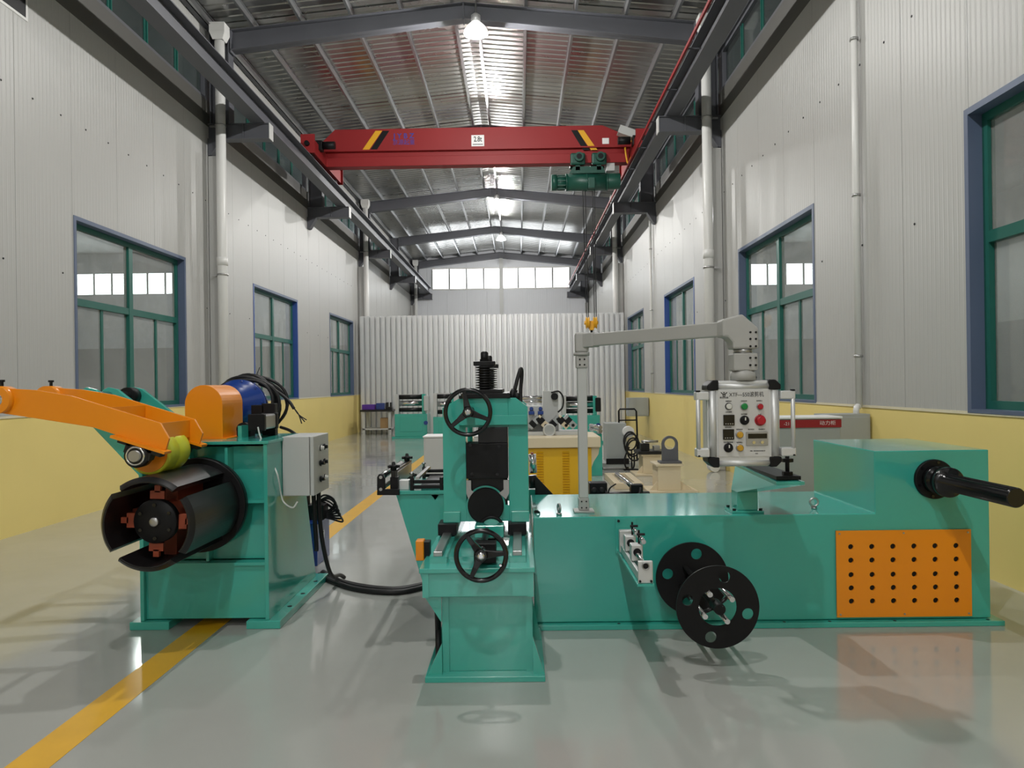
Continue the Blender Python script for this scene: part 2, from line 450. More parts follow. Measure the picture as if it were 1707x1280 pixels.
wn = [0]
def side_window(X, s, y0, y1, trim):
    wn[0] += 1
    r = sroot('window_%d' % wn[0], (X, (y0 + y1) / 2, SILL))
    xi, xo = X + s * .012, X - s * .17
    def bx(mb, y0_, y1_, z0_, z1_, xa, xb): return mb.box(*sorted((xa, xb)), y0_, y1_, z0_, z1_)
    t = .05
    bx(MB(), y0, y0 + t, SILL, WZ, xi, xo).build('reveal_jamb', trim, r)
    bx(MB(), y1 - t, y1, SILL, WZ, xi, xo).build('reveal_jamb', trim, r)
    bx(MB(), y0 + t, y1 - t, WZ - t, WZ, xi, xo).build('reveal_head', WINSLATE, r)
    bx(MB(), y0 + t, y1 - t, SILL, SILL + .03, xi, xo).build('sill', WINSLATE, r)
    xa, xb = X - s * .10, X - s * .16
    ya, yb, za, zb = y0 + t, y1 - t, SILL + .03, WZ - t
    g = .065; zt = za + (zb - za) * .56; ym = (ya + yb) / 2
    bx(bx(bx(bx(MB(), ya, ya + g, za, zb, xa, xb), yb - g, yb, za, zb, xa, xb), ya + g, yb - g, za, za + g, xa, xb), ya + g, yb - g, zb - g, zb, xa, xb).build('sash_frame', WINGREEN, r)
    bx(MB(), ya + g, yb - g, zt, zt + .09, xa + s * .004, xb - s * .004).build('transom', WINGREEN, r)
    bx(MB(), ym - .05, ym + .05, za + g, zb - g, xa + s * .008, xb - s * .008).build('mullion', WINGREEN, r)
    for q in (ya + (ym - ya) * .52, ym + (yb - ym) * .52):
        bx(MB(), q - .025, q + .025, za, zt, X - s * .115, X - s * .15).build('meeting_stile', WINGREEN, r)
    xg0, xg1 = X - s * .128, X - s * .134
    for p, q in ((ya + g, ym - .05), (ym + .05, yb - g)):
        bx(MB(), p, q, zt + .09, zb - g, xg0, xg1).build('pane', WGLASS, r)
        h = (p + q) / 2
        bx(MB(), p, h, za + g, zt, xg0, xg1).build('pane', WGLASS, r)
        bx(MB(), h, q, za + g, zt, xg0 - s * .014, xg1 - s * .014).build('pane', WGLASS, r)
    return r
for i, (p, q) in enumerate(WINS_L): side_window(XL, 1, p, q, WINBLUE if i == 2 else WINSLATE)
for i, (p, q) in enumerate(WINS_R): side_window(XR, -1, p, q, WINBLUE if i == 2 else WINSLATE)

def clerestory(X, s, y0, y1):
    wn[0] += 1
    r = sroot('window_%d' % wn[0], (X, (y0 + y1) / 2, BTOP))
    def bx(mb, a, b, c, d, xa, xb): return mb.box(*sorted((X - s * xa, X - s * xb)), a, b, c, d)
    bx(bx(MB(), y0, y1, BTOP, BTOP + .05, .0, .12), y0, y1, 7.17, 7.22, .02, .12).build('frame', FRAMESTEEL, r)
    n = 6; st = (y1 - y0) / n
    for i in range(n + 1):
        y = y0 + i * st
        if 0 < i < n:
            bx(MB(), y - .05, y - .03, BTOP + .05, 7.17, .055, .09).build('mullion', WINGREEN, r)
            bx(MB(), y + .03, y + .05, BTOP + .05, 7.17, .055, .09).build('mullion', WINGREEN, r)
        if i < n: bx(MB(), y + .055, y + st - .055, BTOP + .05, 7.17, .07, .078).build('pane', CGLASS, r)
for k in range(1, 6):
    for X, s in ((XL, 1), (XR, -1)):
        clerestory(X, s, FR[k] + .12, FR[k + 1] - .12)
for X, s in ((XL, 1), (XR, -1)):      # hall behind the camera: plain shell up there
    w = wall_left if s > 0 else wall_right
    MB().box(*sorted((X - s * .02, X - s * .1)), YB, FR[1] - .12, BTOP, 7.22).build('shell_panel', CGLASS, w)
    for y in FR[1:]: MB().box(*sorted((X - s * .02, X - s * .1)), y - .12, y + .12, BTOP, 7.22).build('post_panel', FRAMESTEEL, w)

# ---- end walls
wall_back = struct(MB().box(XL - .2, XR + .2, YE, YE + .2, 0, SILL).build('wall_back', WYEL))
x = XL - .2
WX0, WX1, WEZ0, WEZ1 = -4.27, 2.63, 6.33, 7.36
while x < XR + .19:
    x1 = min(x + 1.0, XR + .2)
    for c0, c1 in [(a, b) for a, b in zip(sorted({x, x1} | {q for q in (WX0, WX1) if x < q < x1}), sorted({x, x1} | {q for q in (WX0, WX1) if x < q < x1})[1:])]:
        inw = WX0 <= (c0 + c1) / 2 <= WX1
        mb = MB().box(c0 + .003, c1 - .003, YE, YE + .1, SILL, WEZ0 if inw else 7.3)
        zt = lambda q: roof_z(q) + .1
        mb.prism([(c0 + .003, WEZ1 if inw else 7.3), (c1 - .003, WEZ1 if inw else 7.3), (c1 - .003, zt(c1)), (c0 + .003, zt(c0))], 'xz', YE, YE + .1)
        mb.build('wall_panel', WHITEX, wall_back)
    x = x1
wn[0] += 1
r = sroot('window_%d' % wn[0], ((WX0 + WX1) / 2, YE, WEZ0))
MB().box(WX0, WX1, YE - .03, YE + .06, WEZ0 - .04, WEZ0 + .03).box(WX0, WX1, YE - .03, YE + .06, WEZ1 - .03, WEZ1 + .04).build('frame', PVC, r)
for i in range(9):
    q = WX0 + (WX1 - WX0) * i / 8
    MB().box(q - .045, q + .045, YE - .02, YE + .05, WEZ0 + .03, WEZ1 - .03).build('mullion', CABG, r)
    if i < 8:
        MB().box(q + .045, q + (WX1 - WX0) / 8 - .045, YE + .01, YE + .03, WEZ0 + .03, WEZ1 - .03).build('pane', DAYPANE, r)
wall_front = struct(MB().box(XL - .2, XR + .2, YB - .2, YB, 0, WEZ0).box(XL - .2, WX0, YB - .2, YB, WEZ0, WEZ1).box(WX1, XR + .2, YB - .2, YB, WEZ0, WEZ1).box(XL - .2, XR + .2, YB - .2, YB, WEZ1, 8.4).build('wall_front', WHITEX))
wn[0] += 1
r = sroot('window_%d' % wn[0], ((WX0 + WX1) / 2, YB, WEZ0))  # unseen glowing window row, added to brighten faces turned towards the camera
for i in range(8):
    q = WX0 + (WX1 - WX0) * i / 8
    MB().box(q + .03, q + (WX1 - WX0) / 8 - .03, YB - .05, YB - .03, WEZ0, WEZ1).build('pane', DAYPANE, r)
    MB().box(q - .03, q + .03, YB - .06, YB + .01, WEZ0, WEZ1).build('mullion', GREYP, r)

# ---- roof
ceiling = struct(MB().box(XRIDGE - .22, XRIDGE + .22, YB, YE + .1, 8.283, 8.295).build('ceiling', GALV))
def roof_mesh(x0, x1):
    prof = []
    for k in range(5):
        b = k * .2
        prof += [(b, 0), (b + .11, 0), (b + .13, .014), (b + .17, .014), (b + .19, 0)]
    prof += [(.999, 0)]
    mb = MB(); vs = []
    for y, h in prof: vs += [(x0, y, roof_z(x0) + h), (x1, y, roof_z(x1) + h)]
    mb.add(vs, [(2 * i, 2 * i + 1, 2 * i + 3, 2 * i + 2) for i in range(len(prof) - 1)])
    return mb
rl = shared('roof_sheet', roof_mesh(XL - .25, XRIDGE), ROOFM)
rr = shared('roof_sheet', roof_mesh(XRIDGE, XR + .25), ROOFM)
y = YB
while y < YE:
    piece('roof_sheet', rl, ceiling, (0, y, 0)); piece('roof_sheet', rr, ceiling, (0, y, 0)); y += 1.0
for px_ in (-5.18, -4.52, -3.70, -2.83, -1.97, -1.08, -0.66, 0.20, 1.06, 1.92, 2.76, 3.40):
    z = roof_z(px_)
    MB().box(px_ - .008, px_ + .008, YB, YE, z - .145, z - .012).box(px_ - .008, px_ + .034, YB, YE, z - .15, z - .14).box(px_ - .03, px_ + .035, YB, YE, z - .016, z - .008).build('purlin', GALV, ceiling)
for X, s in ((XL, 1), (XR, -1)):
    MB().box(*sorted((X + s * .02, X + s * .10)), YB, YE, 7.72, 7.80).build('eave_girt', FRAMESTEEL, ceiling)

# ---- steel frames
def rafter_bottom(x): return 7.84 - 0.117 * abs(x - XRIDGE)
def rafter_top(x): return 8.125 - 0.1 * abs(x - XRIDGE)
XCL, XCR = XL + .40, XR - .40          # inner flange of columns
WHERE = ['over the open front floor', 'above the slitting line', 'in front of the red crane', 'just behind the red crane girder', 'over the corrugated partition', 'between the partition and the end windows', 'right against the end windows']
for i, y in enumerate(FR):
    last = i == len(FR) - 1
    yy = y
    o = thing('roof_beam', 'dark grey sloped steel roof beam ' + WHERE[i], 'beam', (XRIDGE, yy, rafter_bottom(XRIDGE)), 'roof beams of the hall')
    for sgn, xe in ((-1, XCL + .02), (1, XCR - .02)):
        b0, b1, t0, t1 = rafter_bottom(xe), rafter_bottom(XRIDGE), rafter_top(xe), rafter_top(XRIDGE)
        MB().prism([(xe, b0), (XRIDGE, b1), (XRIDGE, t1), (xe, t0)], 'xz', yy - .006, yy + .006).build('web', FRAMESTEEL, o)
        MB().prism([(xe, b0), (XRIDGE, b1), (XRIDGE, b1 + .014), (xe, b0 + .014)], 'xz', yy - .1, yy + .1).build('bottom_flange', FRAMESTEEL, o)
        MB().prism([(xe, t0 - .014), (XRIDGE, t1 - .014), (XRIDGE, t1), (xe, t0)], 'xz', yy - .1, yy + .1).build('top_flange', FRAMESTEEL, o)
        MB().box(*sorted((xe, xe - sgn * .02)), yy - .1, yy + .1, b0 - .04, t0 + .01).build('end_plate', FRAMESTEEL, o)
    MB().box(XRIDGE - .012, XRIDGE + .012, yy - .1, yy + .1, rafter_bottom(XRIDGE) - .02, rafter_top(XRIDGE)).build('splice_plate', FRAMESTEEL, o)
    if i == 0: continue
    for X, s, side in ((XL, 1, 'left'), (XR, -1, 'right')):
        xi = X + s * .40
        c = thing('steel_column', 'dark grey steel column top on the %s, ' % ('coil stand wall' if s > 0 else 'power cabinet wall') + WHERE[i], 'column', (X, yy, 6.1), 'upper steel columns of the ' + side + ' wall')
        zt = rafter_top(xi)
        MB().box(*sorted((xi, xi - s * .014)), yy - .11, yy + .11, 6.1, zt).build('flange', FRAMESTEEL, c)
        MB().box(*sorted((X + s * .06, X + s * .074)), yy - .11, yy + .11, 6.1, zt).build('flange', FRAMESTEEL, c)
        MB().box(*sorted((X + s * .074, xi - s * .014)), yy - .006, yy + .006, 6.1, zt).build('web', FRAMESTEEL, c)
        # corbel that carries the crane runway
        xe = X + s * 1.075
        k = thing('crane_bracket', 'dark steel runway bracket on the %s, ' % ('coil stand wall' if s > 0 else 'power cabinet wall') + WHERE[i], 'bracket', (X + s * .01, yy, 5.55), 'crane brackets of the ' + side + ' wall')
        xa, xb = sorted((X + s * .014, xe))
        MB().box(xa, xb, yy - .1, yy + .1, 6.086, 6.1).build('top_flange', FRAMESTEEL, k)
        MB().box(xa, xb, yy - .1, yy + .1, 5.83, 5.844).build('bottom_flange', FRAMESTEEL, k)
        MB().box(xa, xb, yy - .06, yy - .048, 5.844, 6.086).build('web', FRAMESTEEL, k)
        MB().box(*sorted((xe, xe + s * .012)), yy - .1, yy + .1, 5.83, 6.1).build('end_plate', GREYP, k)
        MB().box(*sorted((X + s * .62, X + s * .632)), yy - .1, yy - .06, 5.844, 6.086).build('stiffener', FRAMESTEEL, k)
        MB().prism([(X + s * .014, 5.55), (X + s * .07, 5.56), (X + s * .24, 5.83), (X + s * .014, 5.83)], 'xz', yy - .1, yy + .1).build('gusset', FRAMESTEEL, k)

for X, s, lab in ((-4.44, 1, 'long dark steel crane runway beam along the wall behind the coil stand'), (2.71, -1, 'long dark steel crane runway beam along the wall with the red feed rail')):
    k = thing('runway_beam', lab, 'beam', (X, 0, 6.1), 'crane runway beams')
    MB().box(X - .005, X + .005, YB + .1, YE - .05, 6.116, 6.404).build('web', FRAMESTEEL, k)
    MB().box(X - .12, X + .12, YB + .1, YE - .05, 6.1, 6.116).build('bottom_flange', FRAMESTEEL, k)
    MB().box(X - .13, X + .13, YB + .1, YE - .05, 6.404, 6.42).build('top_flange', FRAMESTEEL, k)
    MB().box(X - .04, X + .04, YB + .1, YE - .05, 6.42, 6.432).box(X - .01, X + .01, YB + .1, YE - .05, 6.432, 6.47).box(X - .024, X + .024, YB + .1, YE - .05, 6.47, 6.50).build('crane_rail', BLACKS, k)

# red conductor bar along the right wall
k = thing('conductor_rail', 'thin red electric feed rail running beside the crane runway', 'rail', (2.51, 12, 6.36))
MB().box(2.485, 2.515, 1.0, YE - .1, 6.345, 6.395).build('bar', CRANE, k)
y = 1.75
while y < YE - .5:
    MB().box(2.515, 2.705, y - .012, y + .012, 6.36, 6.375).build('hanger', FRAMESTEEL, k); y += 1.5

# ---- rain pipes
def rain_pipe(X, s, y, lab, grp):
    k = thing('rain_pipe', lab, 'pipe', (X, y, 0), grp)
    MB().cyl((X, y, .16), (X, y, 7.5), .083, n=20).build('pipe', PVC, k)
    MB().lathe((X, y, .16), (0, 0, 1), [(0, .083), (.001, .09), (.12, .09), (.121, .083)], 20).build('socket', PVC, k)
    MB().tube(bezier([(X, y, .18), (X, y, .10), (X - s * .02, y - .05, .086), (X - s * .02, y - .16, .086)], 5), .083, 16).build('elbow', PVC, k)
    mb = MB().box(X - .13, X + .13, y - .12, y + .12, 7.58, 7.74)
    mb.add([(X - .13, y - .12, 7.58), (X + .13, y - .12, 7.58), (X + .13, y + .12, 7.58), (X - .13, y + .12, 7.58), (X - .085, y - .085, 7.46), (X + .085, y - .085, 7.46), (X + .085, y + .085, 7.46), (X - .085, y + .085, 7.46)],
           [(0, 1, 5, 4), (1, 2, 6, 5), (2, 3, 7, 6), (3, 0, 4, 7)])
    mb.build('hopper', PVC, k)
    for z in (3.45, 6.0):
        MB().lathe((X, y, z), (0, 0, 1), [(0, .083), (.001, .095), (.03, .095), (.031, .083)], 20).build('pipe_clamp', STEEL, k)
        MB().box(*sorted((X - s * .09, X - s * .20)), y + .02, y + .05, z, z + .03).build('clamp_arm', STEEL, k)
    for z in (3.62,):
        MB().lathe((X, y, z), (0, 0, 1), [(0, .083), (.001, .091), (.14, .091), (.141, .083)], 20).build('coupling', PVC, k)
for y, e in ((FR[2] - .22, 'beside the first bracket'), (FR[4] - .22, 'near the partition'), (FR[6] - .25, 'in the corner behind the corrugated partition')):
    rain_pipe(XL + .29, 1, y, 'white plastic rain pipe on the coil stand wall, ' + e, 'rain pipes')
for y, e in ((FR[2] - .22, 'right behind the control panel'), (FR[4] - .22, 'just behind the hook block')):
    rain_pipe(XR - .29, -1, y, 'white plastic rain pipe with clamps, ' + e, 'rain pipes')
def conduit(y, lab):
    k = thing('conduit_pipe', lab, 'pipe', (XR - .07, y, SILL), 'thin conduits')
    MB().cyl((XR - .06, y, SILL), (XR - .06, y, WTOP), .034, n=14).build('pipe', PVC, k)
    for z in (1.75, 3.4, 5.0):
        MB().lathe((XR - .06, y, z), (0, 0, 1), [(0, .034), (.001, .044), (.025, .044), (.026, .034)], 14).build('pipe_clamp', STEEL, k)
conduit(7.6, 'thin white conduit pipe above the grey junction box')
conduit(19.3, 'thin white conduit pipe beside the blue-framed window')

# ---- corrugated partition across the hall
YP = 24.2
part = thing('partition', 'tall corrugated grey metal sheet partition closing off the end of the hall', 'partition', (-.87, YP, 0))
X0, X1 = -5.2, 3.47
n = 10; wdt = (X1 - X0) / n
prof = []
for k in range(5):
    b = k * wdt / 5; p = wdt / 5
    prof += [(b, 0), (b + p * .20, 0), (b + p * .30, -.11), (b + p * .88, -.11), (b + p * .985, 0)]
prof += [(wdt - .002, 0)]
mb = MB(); vs = []
for q, d in prof: vs += [(q, d, 0), (q, d, 3.82)]
mb.add(vs, [(2 * i, 2 * i + 1, 2 * i + 3, 2 * i + 2) for i in range(len(prof) - 1)])
pmesh = shared('corrugated_sheet', mb, PARTM)
for i in range(n):
    piece('corrugated_sheet', pmesh, part, (X0 + i * wdt, YP - (.004 if i % 2 else 0), 0))
for z in (.25, 1.9, 3.6): MB().box(X0, X1, YP + .01, YP + .07, z, z + .08).build('rail', FRAMESTEEL, part)

# centre post on the end wall
k = thing('end_wall_post', 'pale post in front of the bright end wall windows', 'post', (-.80, YE - .15, 0))
MB().box(-.90, -.70, YE - .17, YE - .155, 0, 7.85).box(-.90, -.70, YE - .055, YE - .04, 0, 7.85).build('flange', GREYP, k)
MB().box(-.806, -.794, YE - .155, YE - .055, 0, 7.85).build('web', GREYP, k)

# ---- high-bay lamps
def lamp(y, lab):
    X, zb = -.65, 7.52
    k = thing('high_bay_lamp', lab, 'lamp', (X, y, zb), 'high-bay lamps along the ridge')
    MB().cyl((X, y, zb + .34), (X, y, roof_z(X) - .14), .012, n=8).build('hanger', STEEL, k)
    MB().lathe((X, y, zb + .20), (0, 0, 1), [(0, .07), (.02, .085), (.11, .08), (.15, .03)], 20).build('ballast_housing', ALU, k)
    MB().lathe((X, y, zb), (0, 0, 1), [(0, .205), (.05, .20), (.11, .165), (.17, .105), (.20, .07), (.19, .062), (.16, .095), (.10, .155), (.05, .19), (.004, .196)], 28).build('reflector', SHADE, k)
    MB().lathe((X, y, zb + .03), (0, 0, 1), [(-.075, .012), (-.05, .06), (0, .085), (.05, .085), (.10, .05), (.13, .02)], 18).build('bulb', BULB, k)
    li = bpy.data.lights.new('lamp_light', 'POINT'); li.energy = LAMP_POWER
    li.shadow_soft_size = .07; li.color = (1.0, .985, .95)
    lo = bpy.data.objects.new('lamp_light', li); col.objects.link(lo); lo.parent = k; lo.location = (0, 0, -.07)
for y, t in ((-17.4, 'added unseen as fill over the farthest open floor'), (-11.4, 'added unseen as fill over the open floor two bays back'), (-5.4, 'hanging over the open front floor'), (0.6, 'hanging over the front floor before the slitting line'), (6.6, 'hanging above the slitting line'), (12.6, 'hanging at the roof beam in front of the red crane'),  # two rearmost lamps are unseen, added to brighten the machine fronts
             (18.6, 'hidden behind the red crane girder'), (24.6, 'hanging over the corrugated partition'), (30.6, 'hanging between the partition and the end windows')):
    lamp(y, 'bright bell-shaped high-bay lamp ' + t)

# ---- neighbouring halls seen through the dusty windows
def neighbour(name, X, s):
    """open hall next door: side wall, end wall with a daylit window row, flat roof"""
    w = struct(MB().box(*sorted((X, X - s * .2)), YB, YE, 3.6, 8.4).build(name, WHITEW))
    MB().box(*sorted((X, X - s * .2)), YB, YE, 0, 3.6).build('lower_wall', NEIGHB, w)
    X2 = XL - .34 if s > 0 else XR + .34
    a, b = sorted((X, X2))
    wn[0] += 1
    r = sroot('window_%d' % wn[0], ((a + b) / 2, YE, WEZ0))
    n_ = int((b - a - 1) / .9); x = a + .5
    for i in range(n_):
        MB().box(x + .045, x + .855, YE + .01, YE + .03, WEZ0, WEZ1).build('pane', DAYPANE, r)
        MB().box(x - .045, x + .045, YE - .02, YE + .05, WEZ0, WEZ1).build('mullion', CABG, r)
        x += .9
    MB().box(a, b, YE, YE + .2, 0, 3.6).build('end_panel', NEIGHB, w)
    MB().box(a, b, YE, YE + .2, 3.6, WEZ0).box(a, b, YE, YE + .2, WEZ1, 8.4).box(a, a + .455, YE, YE + .2, WEZ0, WEZ1).box(x - .045, b, YE, YE + .2, WEZ0, WEZ1).build('end_panel', WHITEX, w)
    MB().box(a, b, YB - .2, YB, 0, 8.4).build('end_panel', WHITEX, w)
    MB().box(a, b, YB, YE, 8.4, 8.5).build('roof_panel', GREYP, w)
def fill_lamps(X, side):  # unseen lamps, added to brighten the halls behind the side windows
    for y in (8.0, 16.0, 24.0, 32.0):
        k = thing('neighbour_fill_lamp', 'added unseen lamp brightening the neighbouring hall behind the windows on the ' + side, 'lamp', (X, y, 7.6), 'added fill lamps of the hall beyond the ' + side)
        MB().lathe((X, y, 7.6), (0, 0, 1), [(0, .205), (.05, .20), (.17, .105), (.2, .07), (.79, .02)], 20).build('reflector', ALU, k)
        MB().lathe((X, y, 7.56), (0, 0, 1), [(0, .02), (.02, .08), (.06, .08)], 16).build('bulb', BULB, k)
        li = bpy.data.lights.new('lamp_light', 'SPOT'); li.energy = LAMP_POWER * 1.1; li.spot_size = math.radians(172); li.spot_blend = .12; li.shadow_soft_size = .1
        lo = bpy.data.objects.new('lamp_light', li); col.objects.link(lo); lo.parent = k; lo.location = (0, 0, -.05)
fill_lamps(-12.5, 'coil stand wall'); fill_lamps(9.5, 'power cabinet wall')
neighbour('wall_far_left', -24.5, 1)
neighbour('wall_far_right', 18.0, -1)

# ================================================================ DECOILER (coil stand)
def hexbolt(mb, p, d, r=.014, h=.012): return mb.cyl(Vector(p), Vector(p) + Vector(d) * h, r, n=6)

dec = thing('decoiler', 'teal steel coil stand with a black segmented expanding drum', 'machine', (-2.0, 5.2, 0))
DY0, DX0, DX1, DZT = 4.66, -2.42, -1.60, 1.165
def side_plate(x0, x1):
    return MB().prism([(DY0, .05), (5.74, .05), (5.36, DZT), (DY0, DZT)], 'yz', x0, x1)
side_plate(DX1 - .025, DX1).build('side_plate', TEAL, dec, .003)
side_plate(DX0, DX0 + .025).build('side_plate', TEAL, dec, .003)
MB().box(DX0 + .025, DX1 - .025, DY0 + .10, DY0 + .12, .42, DZT - .02).build('front_panel', TEAL, dec)
MB().box(DX0 + .025, DX1 - .025, DY0 + .03, DY0 + .05, .055, .40).build('skirt_panel', TEAL, dec, .002)
for z in (.405, .80): MB().box(DX0 + .025, DX1 - .025, DY0 + .005, DY0 + .10, z - .009, z + .009).build('shelf_rib', TEAL, dec)
for xx, z0, z1, dy in ((-1.86, 1.0, DZT - .02, .0), (-2.0, .42, .79, .03), (-2.12, .81, DZT - .02, .04)):
    MB().box(xx - .009, xx + .009, DY0 + dy, DY0 + .10, z0, z1).build('stiffener', TEAL, dec)
MB().box(DX0 - .01, DX1 + .012, DY0 - .01, 5.40, DZT, DZT + .02).build('top_plate', TEAL, dec, .003)
MB().prism([(5.70, .05), (5.70 + .02, .05), (5.36, DZT), (5.34, DZT)], 'yz', DX0 + .025, DX1 - .025).build('rear_panel', TEAL, dec)
for x0, x1 in ((DX0 - .06, DX0 + .19), (DX1 - .14, DX1 + .075)):
    f = MB().box(x0, x1, DY0 - .02, 5.82, 0, .05).build('foot_plate', TEAL, dec, .004)
    mb = MB()
    for yy in (4.95, 5.25, 5.58):
        xb = x1 - .035 if x1 > -2 else x0 + .035
        mb.cyl((xb, yy, .05), (xb, yy, .0515), .016, n=14)
    mb.build('bolt_hole', BLACK, f)
# drum
DC = Vector((-2.02, 0, .79))
def yp(x, z, y): return (x, y, z)
MB().lathe((DC.x, 4.655, DC.z), (0, -1, 0), [(0, .297), (.045, .297), (.05, .292)], 56).build('back_flange', BLACK, dec)
MB().cyl((DC.x, 4.62, DC.z), (DC.x, 4.10, DC.z), .095, n=32).build('drum_core', SALMON, dec)
for k in range(4):
    a0, a1 = math.radians(88 + 90 * k - 37.5), math.radians(88 + 90 * k + 37.5); n = 18
    mb = MB(); vs = []
    sec = [(3.975, .250), (3.96, .236), (3.96, .226), (4.60, .226), (4.60, .262), (3.985, .258)]
    m_ = len(sec)
    for i in range(n + 1):
        a = a0 + (a1 - a0) * i / n
        for yy, r in sec: vs.append((DC.x + r * math.cos(a), yy, DC.z + r * math.sin(a)))
    fs = [(i * m_ + j, i * m_ + (j + 1) % m_, (i + 1) * m_ + (j + 1) % m_, (i + 1) * m_ + j) for i in range(n) for j in range(m_)]
    mb.add(vs, fs, False); mb.f.append(list(range(m_))); mb.sm.append(False); mb.f.append([n * m_ + j for j in range(m_ - 1, -1, -1)]); mb.sm.append(False)
    sg = mb.build('drum_segment', BLACKS, dec, .002)
    am = math.radians(88 + 90 * k); e = Vector((math.cos(am), 0, math.sin(am))); t = Vector((-math.sin(am), 0, math.cos(am)))
    c = DC + Vector((0, 4.42, 0)) + e * .155
    MB().obox(c, t * .036, Vector((0, .17, 0)), e * .075).build('wedge_block', SALMON, dec)
    c2 = DC + Vector((0, 4.09, 0)) + e * .145
    MB().obox(c2, t * .040, Vector((0, .012, 0)), e * .022).obox(c2 + e * .034, t * .016, Vector((0, .012, 0)), e * .02).build('wedge_key', SALMON, dec)
hb = MB().lathe((DC.x, 4.10, DC.z), (0, -1, 0), [(0, .122), (.035, .122), (.04, .117), (.041, .03)], 40).build('hub_plate', BLACK, dec)
MB().lathe((DC.x, 4.06, DC.z), (0, -1, 0), [(0, .027), (.016, .027), (.02, .022), (.021, .008)], 20).build('shaft_end', STEEL, hb)
mb = MB()
for i in range(6):
    a = math.radians(90 + 60 * i); hexbolt(mb, (DC.x + .092 * math.cos(a), 4.06, DC.z + .092 * math.sin(a)), (0, -1, 0), .011, .008)
mb.build('bolt', BLACKG, hb)

# motor and guard on the top plate (move with the stand)
GX0, GX1, GY0, GY1, GZ = -2.215, -1.965, 4.87, 5.23, DZT + .02
gw = (GX1 - GX0) / 2; gcx = (GX0 + GX1) / 2; gt = 1.545
arch = [(GX0, GZ), (GX1, GZ)] + [(gcx + gw * math.cos(math.pi * i / 20), gt - gw + gw * math.sin(math.pi * i / 20)) for i in range(21)]
gd = MB().prism(arch, 'xz', GY0, GY1).build('drive_guard', ORANGE, dec, .003, label='orange arched sheet metal drive guard')
MB().box(GX0 - .02, GX1 + .03, GY0 - .012, GY1 + .01, GZ, GZ + .006).build('guard_foot', ORANGE, gd)
MC = Vector((-2.09, 0, 1.385))
mo = MB().lathe((MC.x, 5.23, MC.z), (0, 1, 0), [(0, .13), (.10, .135), (.105, .155), (.14, .155), (.145, .175), (.24, .178), (.245, .2), (.30, .2), (.305, .17), (.42, .165), (.45, .12)], 40).build('gear_motor', BLUEP, dec, label='glossy blue gear motor')
mb = MB()
for i in range(10):
    a = math.radians(36 * i + 10); hexbolt(mb, (MC.x + .186 * math.cos(a), 5.475, MC.z + .186 * math.sin(a)), (0, -1, 0), .01, .012)
mb.build('flange_bolt', BLUEP, mo)
MB().box(MC.x - .1, MC.x + .1, 5.27, 5.36, DZT + .02, 1.27).build('motor_foot', BLUEP, mo)
# pneumatic brake cylinder
cyx, cyy, cyz = -1.755, 5.10, 1.29
br = MB().box(cyx - .05, cyx + .05, 4.94, 5.16, cyz - .05, cyz + .05).build('brake_cylinder', STEEL, dec, .012)
MB().box(cyx - .056, cyx + .056, 4.905, 4.945, cyz - .056, cyz + .056).build('end_cap', BLACK, br, .006)
MB().box(cyx - .056, cyx + .056, 5.155, 5.20, cyz - .056, cyz + .056).build('end_cap', BLACK, br, .006)
MB().box(cyx - .065, cyx + .03, 5.20, 5.26, DZT + .02, cyz + .12).box(cyx - .14, cyx - .05, 5.2, 5.25, cyz + .02, cyz + .11).build('caliper_bracket', BLACK, br, .004)
MB().cyl((cyx - .14, 5.04, 1.24), (cyx - .14, 5.16, 1.24), .045, n=18).box(cyx - .19, cyx - .09, 5.06, 5.14, DZT + .02, 1.235).build('rod_knuckle', BLACK, br)
MB().box(cyx - .12, cyx - .095, 4.90, 5.02, DZT + .02, 1.27).build('lug', TEAL, dec)

# pivot arms for the snubber
PV = Vector((-2.855, 0, 1.475))
for yy in (4.86, 5.12, 5.46):
    th = .035
    pts = [(PV.x - .055, PV.z - .03), (PV.x - .04, PV.z + .045), (PV.x, PV.z + .065), (PV.x + .06, PV.z + .05), (DX0 + .05, 1.19), (DX0 + .05, .80), (PV.x + .0, 1.32)]
    MB().prism(pts, 'xz', yy - th / 2, yy + th / 2).build('pivot_arm', TEAL, dec, .004)
MB().box(DX0 - .02, DX0 + .02, 4.80, 5.50, .78, DZT).build('pivot_gusset', TEAL, dec)

# ================================================================ SNUBBER ARM
sn = thing('snubber_arm', 'orange hinged hold-down arm with a lime roller on the black drum', 'machine arm', (PV.x, 4.9, PV.z))
prof = [(7, 647), (60, 650), (120, 660), (268, 705), (283, 731), (277, 750), (262, 747), (199, 726), (156, 712), (60, 697), (0, 688), (-14, 672), (-10, 655)]
p3 = [at_y(u, v, 4.05) for u, v in prof]; pa = [(p.x, p.z) for p in p3]
for y0 in (4.05, 4.48):
    MB().prism(pa, 'xz', y0 - .009, y0 + .009).build('arm_plate', ORANGE, sn, .002)
def xz(u, v): p = at_y(u, v, 4.05); return p.x, p.z
for (u, v) in ((176, 677), (258, 704)):
    x, z = xz(u, v); MB().box(x - .006, x + .006, 4.058, 4.472, z - .11, z - .008).build('cross_plate', ORANGE, sn)
for y0, sg in ((4.05, 1), (4.48, -1)):
    a, b = xz(199, 728), xz(277, 752)
    d = Vector((b[0] - a[0], 0, b[1] - a[1])); L_ = d.length; d.normalize(); nrm = Vector((-d.z, 0, d.x))
    c = Vector(((a[0] + b[0]) / 2, y0 - sg * .02, (a[1] + b[1]) / 2)) - nrm * .0
    MB().obox(c, d * (L_ / 2 + .02), Vector((0, .04, 0)), nrm * .007).build('bearing_seat', ORANGE, sn)
RC = Vector((-2.09, 0, 1.160))
